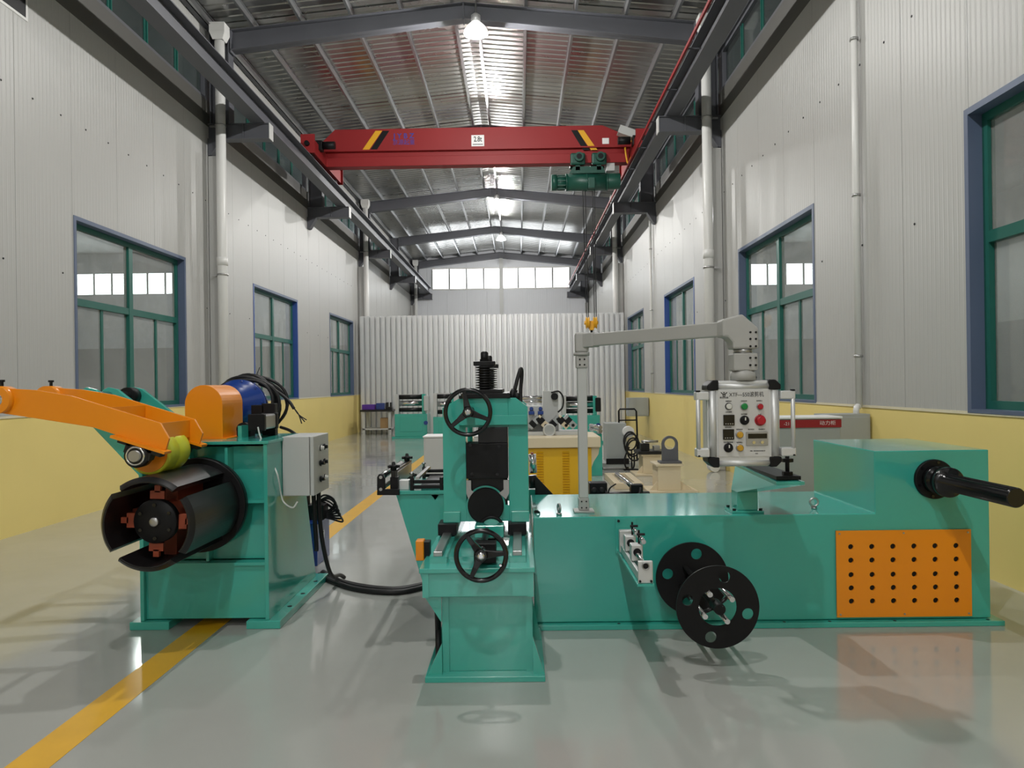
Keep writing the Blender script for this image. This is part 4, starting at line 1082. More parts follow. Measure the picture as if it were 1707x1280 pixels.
d = (b_ - a_); L_ = d.length; d.normalize(); t = d.cross(Vector((0, 0, 1))).normalized(); n_ = t.cross(d)
MB().obox((a_ + b_) / 2, d * L_ / 2, t * .028, n_ * .040).build('arm_tube', ARMG, arm, .006)
MB().obox(a_ + d * .03, d * .05, t * .036, n_ * .046).build('arm_collar', ARMG, arm, .006)
def ez(v): return at_y(1238, v, EY).z
def exx(u): return at_y(u, 580, EY).x
MB().prism([(exx(1200), ez(562)), (exx(1200), ez(533)), (exx(1233), ez(525)), (exx(1259), ez(548)), (exx(1259), ez(582)), (exx(1217), ez(582)), (exx(1217), ez(572)), (exx(1208), ez(562))], 'xz', EY - .06, EY + .06).build('elbow_housing', ARMG, arm, .010)
MB().cyl((exx(1238), EY, ez(590)), (exx(1238), EY, ez(580)), .05, n=24).build('swivel_neck', STEEL, arm)
MB().box(exx(1218), exx(1258), EY - .055, EY + .055, ez(618), ez(589)).build('drop_clamp', ARMG, arm, .008)
MB().lathe((exx(1238), EY, ez(634)), (0, 0, 1), [(0, .068), (.04, .068), (.055, .05), (.06, .03)], 24).build('panel_mount', ARMG, arm)
mb = MB()
for v in (555, 566, 578, 597, 609):
    for u in (1245, 1254):
        q = at_y(u, v, EY); MB().cyl((q.x, EY - .064, q.z), (q.x, EY - .058, q.z), .006, n=8).build('clamp_screw', BLACK, arm)
for dx in (-.015, .015):
    for dz in (.015, .05): MB().cyl((AX + dx, AY - .042, ptop + dz), (AX + dx, AY - .036, ptop + dz), .006, n=8).build('clamp_screw', BLACK, arm)
    for dz in (.03, .07): MB().cyl((AX + dx, AY - .039, MZ + dz), (AX + dx, AY - .033, MZ + dz), .005, n=8).build('clamp_screw', BLACK, arm)

PY = 3.97
cpn = thing('operator_console', 'aluminium-edged operator panel with green and red buttons on the swing arm', 'control panel', (EX, PY, ez(778)))
def px(u): return at_y(u, 706, PY).x
def pz(v): return at_y(1240, v, PY).z
U0, U1, V0, V1 = 1180, 1303, 634, 778
D0, D1 = PY, PY + .13
MB().box(px(1192), px(1291), D0 + .012, D1, pz(770), pz(642)).build('housing', ALU, cpn, .004)
fc = MB().box(px(1198), px(1283), D0 + .006, D0 + .013, pz(761), pz(651)).build('face_plate', PANELF, cpn)
for x0, x1 in ((1180, 1199), (1283, 1303)):
    a, b = px(x0), px(x1); z0, z1 = pz(761), pz(651)
    MB().box(a, b, D0 + .02, D1 - .01, z0, z1).build('side_profile', ALU, cpn, .012)
    MB().cyl(((a + b) / 2, D0 + .022, z0), ((a + b) / 2, D0 + .022, z1), (b - a) * .36, n=18).build('profile_bead', ALU, cpn)
for v0, v1 in ((650, 634), (778, 762)):
    MB().box(px(1198), px(1284), D0 + .015, D1 - .01, pz(v0), pz(v1)).build('end_profile', ALU, cpn, .010)
    vm = (v0 + v1) / 2
    MB().cyl((px(1198), D0 + .02, pz(vm + 2)), (px(1284), D0 + .02, pz(vm + 2)), .016, n=18).build('profile_bead', ALU, cpn)
for u0, u1, v0, v1, sx_, sz_ in ((1180, 1199, 650, 633, -1, 1), (1283, 1303, 650, 633, 1, 1), (1180, 1199, 779, 762, -1, -1), (1283, 1303, 779, 762, 1, -1)):
    x0, x1, z0, z1 = px(u0), px(u1), pz(v0), pz(v1); c = .028
    pts = [(x0, z0), (x1, z0), (x1, z1), (x0, z1)]
    if sx_ < 0 and sz_ > 0: pts = [(x0, z0), (x1, z0), (x1, z1), (x0 + c, z1), (x0, z1 - c)]
    if sx_ > 0 and sz_ > 0: pts = [(x0, z0), (x1, z0), (x1, z1 - c), (x1 - c, z1), (x0, z1)]
    if sx_ < 0 and sz_ < 0: pts = [(x0, z0 + c), (x0 + c, z0), (x1, z0), (x1, z1), (x0, z1)]
    if sx_ > 0 and sz_ < 0: pts = [(x0, z0), (x1 - c, z0), (x1, z0 + c), (x1, z1), (x0, z1)]
    MB().prism(pts, 'xz', D0, D1).build('corner_cap', BLACK, cpn, .006)
for u, sg in ((1164, 1), (1322, -1)):
    x = px(u); hd = MB().cyl((x, D0 + .0, pz(758)), (x, D0 + .0, pz(652)), .0115, n=18).build('handle', ALU, cpn)
    for v0, v1 in ((666, 652), (761, 747)):
        xe = px(1182) if sg > 0 else px(1301)
        MB().box(*sorted((x - sg * .012, xe)), D0 - .012, D0 + .05, pz(v0), pz(v1)).build('handle_mount', ALU, hd, .006)
    for v in (651, 759): MB().cyl((x, D0, pz(v) - .004), (x, D0, pz(v) + .004), .0135, n=18).build('handle_cap', BLACK, hd)
def ctl(u, v, r, mat, name, bez=STEEL, h=.012):
    c = (px(u), D0 + .006, pz(v))
    b = MB().lathe(c, (0, -1, 0), [(0, r * 1.15), (.005, r * 1.15), (.006, r)], 22).build('bezel', bez, fc)
    return MB().lathe((c[0], c[1] - .005, c[2]), (0, -1, 0), [(0, r * .95), (h, r * .92), (h + .003, r * .7)], 22).build(name, mat, fc)
PM = 3.97 / 1230
ctl(1215.5, 677, 5.2 * PM, BTN_W, 'push_button', BLACK); ctl(1241, 677.5, 5.6 * PM, BTN_G, 'push_button'); ctl(1267.5, 678, 5.0 * PM, BTN_R, 'push_button')
ctl(1267.5, 701, 8 * PM, BTN_R, 'emergency_stop', BTN_R, .022)
ctl(1233, 724.5, 5.6 * PM, BTN_Y, 'push_button'); ctl(1233, 746.5, 5.6 * PM, BTN_Y, 'push_button')
for u, v in ((1241.5, 700.5), (1214, 746)):
    ctl(u, v, 6.8 * PM, BLACK, 'speed_knob', BLACKS, .012)
    MB().torus((px(u), D0 - .001, pz(v)), (0, 1, 0), 5.9 * PM, .0012, 24, 6).build('dial_ring', STEEL, fc)
    MB().box(px(u) - .003, px(u) + .003, D0 - .016, D0 - .010, pz(v), pz(v) + .016).build('knob_pointer', BTN_W, fc)
for (u0, u1, v0, v1) in ((1206, 1224.5, 709, 691), (1205, 1223.5, 732.5, 715)):
    MB().box(px(u0), px(u1), D0 - .004, D0 + .006, pz(v0), pz(v1)).build('digital_meter', BLACKG, fc, .002)
    mb = MB()
    for i in range(4):
        x = px(u0) + .012 + i * .012; mb.box(x - .003, x + .003, D0 - .006, D0 - .004, pz(v0) + .007, pz(v0) + .012)
    mb.build('meter_key', STEEL, fc)
dm = MB().box(px(1243.5), px(1280), D0 - .002, D0 + .006, pz(743), pz(720)).build('tension_meter', STEEL, fc, .002)
MB().box(px(1246.5), px(1278), D0 - .004, D0 - .001, pz(731), pz(723)).build('meter_display', BLACKG, dm)
for u in (1255.5, 1269.5): MB().cyl((px(u), D0 - .002, pz(737.3)), (px(u), D0 - .010, pz(737.3)), .0085, n=14).build('meter_knob', CHROME, dm)
R3, U3 = (1, 0, 0), (0, 0, 1)
fy = D0 + .0055
def ptext(body, u, v, size, mat=INKB, sx=1.0): return text(body, size, mat, fc, (px(u), fy, pz(v)), R3, U3, sx=sx)
ptext('XTF—550滚剪机', 1245.5, 658, .030, sx=.85)
for body, u, v in (('电源指示', 1215.5, 668.5), ('主机启动', 1241, 668.5), ('主机停止', 1267, 668.5), ('主机速度', 1215.5, 686.5), ('主机调速', 1241, 690.5), ('急停', 1267, 691.5),
                   ('收料速度', 1214.5, 712), ('收料启动', 1233, 715.8), ('张力设定', 1252.5, 716), ('自动张力', 1270, 716), ('收料调速微调', 1214, 737.2), ('收料停止', 1233, 737.6)):
    ptext(body, u, v, .0085)
ptext('制造：数控机械设备有限公司', 1263, 752, .0062); ptext('电话：', 1262, 756.5, .007)
lg = MB().prism([(px(1202), pz(653.5)), (px(1204), pz(653.5)), (px(1208), pz(657.5)), (px(1206.5), pz(658))], 'xz', fy - .001, fy)
lg.prism([(px(1214), pz(653.5)), (px(1212), pz(653.5)), (px(1208), pz(657.5)), (px(1209.5), pz(658))], 'xz', fy - .001, fy)
lg.prism([(px(1207), pz(653)), (px(1209), pz(653)), (px(1208.7), pz(656)), (px(1207.3), pz(656))], 'xz', fy - .001, fy)
holed_plate(lg, circle(.0075, 20, (px(1208), pz(658.6))), [(px(1208), pz(658.8), .0035)], lambda u, v, t: (u, fy - .001 + t, v), .001, 12)
lg.build('panel_logo', INKB, fc)
ptext('数控机械', 1208, 662.6, .0115)
MB().cyl((px(1262), D0 + .05, pz(633)), (px(1264), D0 + .05, pz(627)), .014, n=12).build('cable_gland', BLACK, cpn)

# ---- teal rest bracket under the panel
rb_ = thing('panel_rest', 'teal flared rest bracket bolted on the bed below the control panel', 'bracket', (1.43, 4.75, MZ))
MB().box(1.335, 1.535, 4.66, 4.84, MZ, MZ + .014).build('rest_base', TEAL, rb_, .003)
MB().box(1.375, 1.505, 4.69, 4.82, MZ + .014, MZ + .13).build('rest_post', TEAL, rb_, .003)
T0 = [(1.375, 4.69, MZ + .13), (1.505, 4.69, MZ + .13), (1.505, 4.82, MZ + .13), (1.375, 4.82, MZ + .13)]
A, B_, C_, D_ = Vector((1.44, 4.16, .935)), Vector((1.60, 4.16, .935)), Vector((1.60, 4.95, .955)), Vector((1.44, 4.95, .955))
mb = MB().add(T0 + [A, B_, C_, D_], [(3, 2, 1, 0), (4, 5, 6, 7), (0, 1, 5, 4), (1, 2, 6, 5), (2, 3, 7, 6), (3, 0, 4, 7)])
mb.build('rest_hopper', TEAL, rb_)
MB().add([A, B_, C_, D_] + [q + Vector((0, 0, .018)) for q in (A, B_, C_, D_)], [(3, 2, 1, 0), (4, 5, 6, 7), (0, 1, 5, 4), (1, 2, 6, 5), (2, 3, 7, 6), (3, 0, 4, 7)]).build('rest_tray', TEAL, rb_, .002)
MB().box(1.455, 1.595, 4.20, 4.93, .957, .980).build('rest_pad', BLACK, rb_, .003)
mb = MB()
for x, y in ((1.352, 4.68), (1.518, 4.68), (1.352, 4.82), (1.518, 4.82)): hexbolt(mb, (x, y, MZ + .014), (0, 0, 1), .011, .012)
mb.build('base_bolt', BLACK, rb_)
lb = MB().cyl((1.535, 4.25, .98), (1.535, 4.25, 1.115), .012, n=12).build('levelling_bolt', BLACK, rb_)
MB().cyl((1.535, 4.25, 1.055), (1.535, 4.25, 1.075), .034, n=6).build('lock_nut', BLACK, lb)
MB().cyl((1.535, 4.25, .98), (1.535, 4.25, 1.0), .03, n=6).build('lock_nut', BLACK, lb)

# ================================================================ OVERHEAD CRANE
CY = 17.0
cr = thing('overhead_crane', 'red overhead travelling crane girder with yellow and black stripes', 'crane', (-.9, CY, 6.55))
def cz(v): return at_y(800, v, CY).z
def cxx(u, v=250): return at_y(u, v, CY).x
zT, zL, zR, zB = cz(216), cz(252), cz(262), cz(277)
MB().prism([(cxx(536, 240), zL), (cxx(1054, 240), zL), (cxx(1054, 240), cz(238)), (cxx(1003, 216), zT), (cxx(561, 216), zT), (cxx(536, 240), cz(240))], 'xz', CY - .16, CY + .16).build('box_girder', CRANE, cr, .01)
MB().box(cxx(534), cxx(1056), CY - .21, CY + .21, zL - .02, zL + .012).build('girder_lip', CRANE, cr)
MB().box(cxx(540), cxx(1050), CY - .10, CY - .06, zR - .04, zL - .02).box(cxx(540), cxx(1050), CY + .06, CY + .10, zR - .04, zL - .02).build('girder_web', CRANE, cr)
MB().box(cxx(542, 272), cxx(1047, 272), CY - .135, CY + .135, zB, zR + .01).build('lower_girder', CRANE, cr, .008)
yf = CY - .163
for a, b, mt in (((604, 250), (626, 218), CRYEL), ((617, 250), (638, 218), BLACK), ((972, 250), (952, 217), BLACK), ((985, 250), (962, 217), CRYEL)):
    w_ = 11
    pts = [at_y(a[0], a[1], yf), at_y(a[0] + w_, a[1], yf), at_y(b[0] + w_, b[1], yf), at_y(b[0], b[1], yf)]
    MB().prism([(p.x, p.z) for p in pts], 'xz', yf - .002, yf).build('warning_stripe', mt, cr)
text('J Y B Z', .165, INKBLUE, cr, at_y(673, 227, yf), R3, U3, sx=.98, bold=.003)
text('京源起重', .135, INKBLUE, cr, at_y(673, 237.5, yf), R3, U3, sx=.95)
a, b = at_y(786, 244, yf), at_y(807, 225, yf)
sg = MB().box(a.x, b.x, yf - .006, yf, a.z, b.z).build('load_sign', SIGNW, cr)
text('2.8t', .165, INKB, sg, Vector(((a.x + b.x) / 2, yf - .0065, (a.z + b.z) / 2 + .03)), R3, U3, sx=.72, bold=.003)
MB().box(a.x + .03, b.x - .03, yf - .0075, yf - .006, a.z + .035, a.z + .05).build('sign_rule', INKB, sg)
a, b = at_y(1004, 240, yf), at_y(1015, 230, yf)
MB().box(a.x, b.x, yf - .004, yf, a.z, b.z).build('rating_plate', SIGNW, cr)
for X, s in ((-4.44, 1), (2.71, -1)):
    e = MB().box(X - .11, X + .11, CY - 1.25, CY + 1.25, 6.56, 6.86).build('end_carriage', CRANE, cr, .01)
    for yy in (CY - 1.0, CY + 1.0):
        MB().cyl((X - .05, yy, 6.62), (X + .05, yy, 6.62), .118, n=24).build('rail_wheel', BLACKS, e)
    for yy, d_ in ((CY - 1.25, -1), (CY + 1.25, 1)):
        MB().box(X - .15, X + .15, *sorted((yy, yy + d_ * .03)), 6.53, 6.93).build('end_plate', CRANE, e)
        MB().cyl((X, yy + d_ * .03, 6.72), (X, yy + d_ * .12, 6.72), .05, n=14).build('buffer', BLACK, e)
    MB().cyl((X + s * .18, CY - .72, 6.86), (X + s * .45, CY - .72, 6.86), .085, n=20).build('travel_motor', BLACK, e)
    MB().box(X + s * .08 - .06, X + s * .08 + .1, CY - .82, CY - .62, 6.74, 6.95).build('gearbox', BLACK, e, .01)
pb_ = at_y(1046, 222, CY - .4)
MB().obox(pb_, Vector((.20, 0, -.075)), Vector((0, .12, 0)), Vector((.03, 0, .085))).build('electric_box', GREYP, cr, .01)
MB().box(cxx(1030, 246), cxx(1056, 246), CY - .3, CY - .27, cz(247), cz(245)).build('cable_arm', CRYEL, cr)
MB().tube(bezier([at_y(1042, 246, CY - .28), at_y(1044, 262, CY - .28), at_y(1047, 272, CY - .28), at_y(1052, 262, CY - .28), at_y(1056, 248, CY - .28)], 6), .02, 8).build('feed_cable', CRYEL, cr)

# electric hoist trolley riding on the lower flange
ho = thing('electric_hoist', 'dark green electric rope hoist hanging below the red crane girder', 'hoist', (cxx(985, 300), CY, cz(322)))
hc = (cz(293) + cz(321)) / 2; hr = (cz(293) - cz(321)) / 2; hy = CY - .02
MB().cyl((cxx(944, 307), hy, hc), (cxx(1012, 307), hy, hc), hr, n=32).build('rope_drum', HOIST, ho)
for u in (944, 978, 1011): MB().cyl((cxx(u, 307) - .015, hy, hc), (cxx(u, 307) + .015, hy, hc), hr * 1.04, n=32).build('drum_flange', HOIST, ho)
MB().cyl((cxx(1012, 307), hy, hc + .01), (cxx(1033, 307), hy, hc + .01), hr * .93, n=32).build('gearbox', HOIST, ho, .01)
MB().cyl((cxx(925, 307), hy, hc), (cxx(944, 307), hy, hc), hr * .78, n=28).build('hoist_motor', HOIST, ho)
MB().cyl((cxx(919, 307), hy, hc), (cxx(928, 307), hy, hc), hr * .95, n=28).build('brake_cover', HOIST, ho)
mb = MB()
for i in range(10):
    a = 2 * math.pi * i / 10; mb.box(cxx(929, 307), cxx(942, 307), hy + hr * .84 * math.cos(a) - .01, hy + hr * .84 * math.cos(a) + .01, hc + hr * .84 * math.sin(a) - .01, hc + hr * .84 * math.sin(a) + .01)
mb.build('cooling_fin', HOIST, ho)
MB().box(cxx(979, 310), cxx(990, 310), hy - hr - .05, hy - hr + .05, hc - hr, hc + .05).build('rope_guide', HOIST, ho, .01)
MB().prism([(cxx(948, 293), cz(295)), (cxx(1008, 293), cz(295)), (cxx(1003, 283), cz(284)), (cxx(955, 283), cz(284))], 'xz', CY - .18, CY - .14).prism([(cxx(948, 293), cz(295)), (cxx(1008, 293), cz(295)), (cxx(1003, 283), cz(284)), (cxx(955, 283), cz(284))], 'xz', CY + .14, CY + .18).build('trolley_plate', HOIST, ho)
for u in (962, 997):
    c = Vector((cxx(u, 272), CY, cz(271)))
    tp = MB().box(c.x - .17, c.x + .17, CY - .25, CY - .14, c.z - .15, c.z + .12).build('trolley_side', HOIST, ho, .04)
    MB().cyl((c.x + .02, CY - .36, c.z), (c.x + .02, CY - .25, c.z), .10, n=20).build('travel_motor', HOIST, tp)
    MB().cyl((c.x + .02, CY - .375, c.z), (c.x + .02, CY - .36, c.z), .06, n=18).build('motor_cap', BLACK, tp)
    MB().box(c.x - .17, c.x + .17, CY + .14, CY + .22, c.z - .15, c.z + .12).build('trolley_side', HOIST, ho, .04)
    MB().box(c.x - .05, c.x + .05, CY - .18, CY - .14, cz(290), c.z - .1).box(c.x - .05, c.x + .05, CY + .14, CY + .18, cz(290), c.z - .1).build('hanger_plate', HOIST, ho)
MB().box(cxx(1010, 285), cxx(1024, 285), CY - .1, CY + .1, cz(290), cz(277)).build('control_case', GREYP, ho, .01)
hk0 = at_y(986, 538, CY)
for u, uu in ((971, 978), (976, 981), (988, 991), (990.5, 994)):
    MB().cyl((at_y(u, 318, CY).x, CY + (.06 if u in (976, 988) else -.06), cz(320)), (at_y(uu, 530, CY).x, CY, hk0.z + .12), .010, n=8).build('wire_rope', BLACKS, ho)
hkb = thing('hook_block', 'yellow hook block with two sheaves hanging on wire ropes', 'hook', (hk0.x, CY, hk0.z))
for u in (979.5, 992):
    x = at_y(u, 538, CY).x
    MB().lathe((x - .045, CY, hk0.z), (1, 0, 0), [(0, .06), (.005, .13), (.02, .14), (.035, .115), (.055, .115), (.07, .14), (.085, .13), (.09, .06)], 28).build('sheave', CRYEL, hkb)
MB().cyl((at_y(974, 538, CY).x, CY, hk0.z), (at_y(997, 538, CY).x, CY, hk0.z), .045, n=16).box(hk0.x - .05, hk0.x + .05, CY - .06, CY + .06, hk0.z - .17, hk0.z).build('cross_head', CRYEL, hkb, .008)
hz0 = hk0.z - .17
hp_ = [Vector((hk0.x, CY, hz0 + .02)), Vector((hk0.x, CY, hz0 - .07))] + [Vector((hk0.x + .085 * math.sin(math.radians(t)) , CY, hz0 - .165 + .085 * math.cos(math.radians(t)))) for t in (20, 60, 100, 140, 180, 220, 255)]
MB().tube(bezier(hp_, 4), [.03] * 8 + [.034] * 20 + [.022] * 5 if False else .028, 10).build('hook', BLACK, hkb)

# ================================================================ MIDDLE OF THE HALL
# mustard cabinet straightener
SY = 9.8
def sx_(u, v=760): return at_y(u, v, SY).x
def sz(v, u=930): return at_y(u, v, SY).z
st = thing('straightener', 'mustard cabinet with a cream table top and a bank of angled rolls', 'machine', (sx_(930), SY + .4, 0))
xa, xb = sx_(852), sx_(986)
MB().box(xa, xb, SY, SY + .75, 0, sz(747)).build('cabinet', YELLOWM, st, .006)
MB().prism([(xa - .04, sz(746)), (sx_(1001), sz(746)), (sx_(1001), sz(728)), (xa - .04, sz(728))], 'xz', SY - .06, SY + .95).build('table_top', CREAM, st, .012)
MB().prism([(xb, sz(746)), (sx_(1000), sz(746)), (sx_(998), sz(758)), (sx_(990), sz(770)), (xb, sz(780))], 'xz', SY + .02, SY + .5).build('end_bracket', CREAM, st)
lv = shared('louver', MB().add([(-.045, 0, -.006), (.045, 0, -.006), (.045, -.026, -.004), (-.045, -.026, -.004), (-.045, 0, .012), (.045, 0, .012)], [(0, 1, 2, 3), (3, 2, 5, 4), (0, 3, 4), (1, 5, 2)]), YELLOWM)
for u in (900, 943):
    for i in range(17): piece('louver', lv, st, (sx_(u), SY, sz(754 + i * 4.3)))
tz = sz(728) 
MB().box(sx_(878), sx_(972), SY + .30, SY + .75, tz, tz + .05).build('roll_base', GREYP, st, .004)
for i, (u, rot) in enumerate(((892, 1), (906, -1), (927, 1), (941, -1), (953, -1))):
    c = Vector((sx_(u, 706), SY + .42, sz(706))); a = math.radians(45 * rot); e = Vector((math.cos(a), 0, math.sin(a))); t = Vector((-math.sin(a), 0, math.cos(a)))
    bk = MB().obox(c, e * .10, Vector((0, .09, 0)), t * .045).build('roll_arm', CREAM if i % 2 else STEEL, st, .006)
    MB().obox(c - e * .03, e * .035, Vector((0, .094, 0)), t * .047).build('arm_clamp', BLACK, bk)
    MB().cyl(c + e * .06 + Vector((0, -.10, 0)), c + e * .06 + Vector((0, .1, 0)), .022, n=12).build('arm_bolt', BLACK, bk)
MB().cyl((sx_(917, 718), SY + .25, sz(719)), (sx_(917, 718), SY + .70, sz(719)), .085, n=26).build('centre_roll', STEEL, st)
MB().torus((sx_(917, 718), SY + .26, sz(719)), (0, 1, 0), .075, .014, 26, 8).build('roll_ring', GREYP, st)
MB().box(sx_(874), sx_(908), SY + .56, SY + .72, tz + .05, sz(678)).build('head_block', GREYP, st, .006)
for u in (887, 903):
    MB().lathe((sx_(u, 682), SY + .55, sz(683)), (0, -1, 0), [(0, .028), (.03, .028), (.045, .02)], 16).build('blue_knob', BLUEP, st)
    MB().box(sx_(u, 688) - .04, sx_(u, 688) + .04, SY + .48, SY + .58, sz(693), sz(687)).build('knob_block', BLUEP, st, .006)
gp_ = MB().box(sx_(909), sx_(936), SY + .62, SY + .66, tz + .05, sz(652)).build('gauge_plate', GREYP, st, .004)
MB().cyl((sx_(928, 662), SY + .56, sz(662)), (sx_(928, 662), SY + .62, sz(662)), .05, n=16).build('plate_motor', BLACK, gp_)
MB().tube(bezier([(sx_(922, 656), SY + .58, sz(655)), (sx_(935, 654), SY + .58, sz(653)), (sx_(943, 664), SY + .58, sz(664)), (sx_(942, 680), SY + .58, sz(681)), (sx_(934, 690), SY + .58, sz(690))], 6), .012, 8).build('plate_hose', RUBBER, gp_)
MB().cyl((sx_(870, 664), SY + .64, sz(664)), (sx_(906, 664), SY + .64, sz(664)), .03, n=16).cyl((sx_(870, 671), SY + .64, sz(671)), (sx_(906, 671), SY + .64, sz(671)), .022, n=16).build('feed_roll', CHROME, st)

# exit roller pair between slitter and bed
ex = thing('exit_rollers', 'pair of upright chrome rollers on a dark bracket behind the slitting head', 'rollers', (.10, 5.75, 0))
q = at_y(886, 790, 5.75)
MB().box(q.x - .03, q.x + .10, 5.70, 5.82, 0, at_y(886, 815, 5.75).z).build('roller_post', TEAL, ex, .003)
for v0, v1, r in ((788, 757, .030), (813, 792, .034)):
    MB().cyl(at_y(889, v0, 5.75), at_y(887, v1, 5.75), r, n=20).build('roller', CHROME if v0 < 800 else BLACKS, ex)
MB().cyl(at_y(887, 757, 5.75), at_y(887, 754, 5.75), .012, n=10).build('roller_pin', SALMON, ex)
q = [at_y(u, v, 5.70) for u, v in ((892, 792), (930, 832), (892, 832))]
MB().prism([(p.x, p.z) for p in q], 'xz', 5.68, 5.70).build('bracket_plate', BLACK, ex)

# black drive motor behind the bed
dm_ = thing('drive_motor', 'black drive motor with cable glands on a stand behind the bed', 'motor', (.75, 6.0, 0))
MY = 6.0
def mx(u, v=815): return at_y(u, v, MY).x
def mz(v): return at_y(1020, v, MY).z
MB().box(mx(985), mx(1075), MY - .12, MY + .12, 0, mz(845)).build('motor_stand', TEAL, dm_, .004)
MB().cyl((mx(995), MY, mz(835)), (mx(1082), MY, mz(835)), .075, n=26).build('motor_body', BLACK, dm_)
tb = MB().box(mx(981), mx(1010), MY - .10, MY + .03, mz(828), mz(802)).build('terminal_box', BLACK, dm_, .006)
for u in (988, 1001): MB().lathe((mx(u), MY - .10, mz(813)), (0, -1, 0), [(0, .022), (.03, .022), (.031, .012)], 14).build('gland', RUBBER, tb)
MB().tube(bezier([(mx(1005), MY - .1, mz(816)), (mx(1015), MY - .14, mz(824)), (mx(1035), MY - .12, mz(828)), (mx(1060), MY - .10, mz(824)), (mx(1066), MY - .06, mz(812))], 7), .014, 8).build('motor_cable', RUBBER, dm_)
MB().tube(bezier([(mx(1010), MY - .1, mz(822)), (mx(1014), MY - .12, mz(810)), (mx(1024), MY - .12, mz(803))], 6), .006, 8).build('thin_wire', RUBBER, dm_)
a, b = Vector((mx(1035), MY + .25, mz(797))), Vector((mx(1056), MY - .02, mz(812)))
MB().cyl(a, b, .022, n=16).build('air_cylinder', CHROME, dm_)
MB().box(mx(1050), mx(1070), MY - .06, MY + .03, mz(820), mz(807)).build('cylinder_bracket', BLACK, dm_, .004)

# power cabinet
PYC = 6.9
pc = thing('power_cabinet', 'grey power cabinet with a maroon name band beside the yellow plinth', 'cabinet', (2.7, PYC + .2, 0))
def kx(u, v=720): return at_y(u, v, PYC).x
def kz(v): return at_y(1350, v, PYC).z
x0, x1 = kx(1282), kx(1402)
MB().box(x0, x1, PYC, PYC + .33, 0, kz(698)).build('body', CABG, pc, .006)
MB().box(x0 - .01, x1 + .01, PYC - .02, PYC + .34, kz(698), kz(698) + .02).build('cap', SIGNW, pc, .006)
bd = MB().box(x0, x1, PYC - .012, PYC, kz(712.5), kz(699.5)).build('name_band', REDBAND, pc)
for u in (1313,): MB().box(x0 + .01, x1 - .01, PYC - .010, PYC, .05, kz(715)).build('door', CABG, pc, .004)
text('-21', .042, INKW, bd, (kx(1311), PYC - .0125, kz(706)), R3, U3)
text('动力柜', .044, INKW, bd, (kx(1379), PYC - .0125, kz(705.5)), R3, U3, sx=1.15)
jb = thing('junction_box', 'plain grey junction box against the yellow plinth under the thin conduit', 'box', (3.33, 7.55, 0))
q0_, q1_ = at_y(1375, 735, 7.45), at_y(1430, 690, 7.45)
MB().box(q0_.x, 3.53, 7.45, 7.72, .35, q1_.z).build('body', CABG, jb, .006)
MB().box(q0_.x + .02, 3.51, 7.44, 7.45, .38, q1_.z - .03).build('door', CABG, jb, .004)
MB().box(q0_.x + .03, q0_.x + .08, 7.5, 7.55, 0, .35).box(3.45, 3.50, 7.5, 7.55, 0, .35).build('leg', CABG, jb)
MB().tube(bezier([(3.44, 7.56, q1_.z), (3.44, 7.56, q1_.z + .04), (3.46, 7.58, q1_.z + .07), (3.488, 7.6, q1_.z + .07)], 5), .03, 10).build('pipe_elbow', PVC, jb)

# cream pedestals with bearing brackets
def pedestal(Y, u0, u1, vt, lab):
    p0, p1, pt = at_y(u0, vt + 30, Y), at_y(u1, vt + 30, Y), at_y((u0 + u1) / 2, vt, Y)
    k = thing('pedestal', lab, 'pedestal', ((p0.x + p1.x) / 2, Y + .2, 0), 'cream pedestals')
    MB().box(p0.x, p1.x, Y, Y + .42, .03, pt.z).build('column', CREAM, k, .004)
    MB().box(p0.x - .14, p1.x + .22, Y - .10, Y + .50, 0, .03).build('base_plate', CREAM, k, .004)
    MB().prism([(p1.x, .03), (p1.x + .16, .03), (p1.x, .16)], 'xz', Y + .05, Y + .07).prism([(p0.x, .03), (p0.x - .10, .03), (p0.x, .16)], 'xz', Y + .05, Y + .07).build('gusset', CREAM, k)
    MB().box(p0.x - .03, p1.x + .03, Y - .03, Y + .45, pt.z, pt.z + .03).build('top_plate', CREAM, k, .004)
    return p0, p1, pt.z + .03
p0, p1, z = pedestal(10.2, 1097, 1135, 777, 'short cream pedestal under the black ring bracket')
k = thing('bearing_bracket', 'black upright bracket with a large round hole on a cream pedestal', 'bracket', ((p0.x + p1.x) / 2, 10.35, z))
cxr = at_y(1117, 740, 10.3).x; zc = at_y(1117, 740, 10.3).z; r = .112
outer = [(cxr + r, z + .03), (cxr + r, zc)] + [(cxr + r * math.cos(math.pi * i / 16), zc + r * math.sin(math.pi * i / 16)) for i in range(1, 16)] + [(cxr - r, zc), (cxr - r, z + .03)]
mb = MB(); holed_plate(mb, outer, [(cxr, zc, .078)], lambda u, v, t: (u, 10.30 + t, v), .05, 26); mb.build('ring_plate', FRAMESTEEL, k)
MB().box(cxr - .15, cxr + .15, 10.24, 10.46, z, z + .03).build('foot', FRAMESTEEL, k, .004)
MB().box(cxr - .03, cxr + .05, 10.35, 10.45, z + .03, z + .12).build('rib', BLACK, k)
p0, p1, z = pedestal(12.1, 1072, 1102, 760, 'short cream pedestal under the dark clamp fixture')
k = thing('clamp_fixture', 'dark machined clamp fixture lying on a cream pedestal', 'fixture', ((p0.x + p1.x) / 2, 12.3, z))
MB().box(p0.x - .08, p1.x + .08, 12.05, 12.55, z, z + .05).build('plate', BLACKS, k, .004)
MB().box(p0.x - .02, p0.x + .12, 12.15, 12.3, z + .05, z + .17).build('jaw', BLACKS, k, .006)
MB().box(p1.x - .10, p1.x + .0, 12.15, 12.3, z + .05, z + .13).build('jaw', STEEL, k, .006)
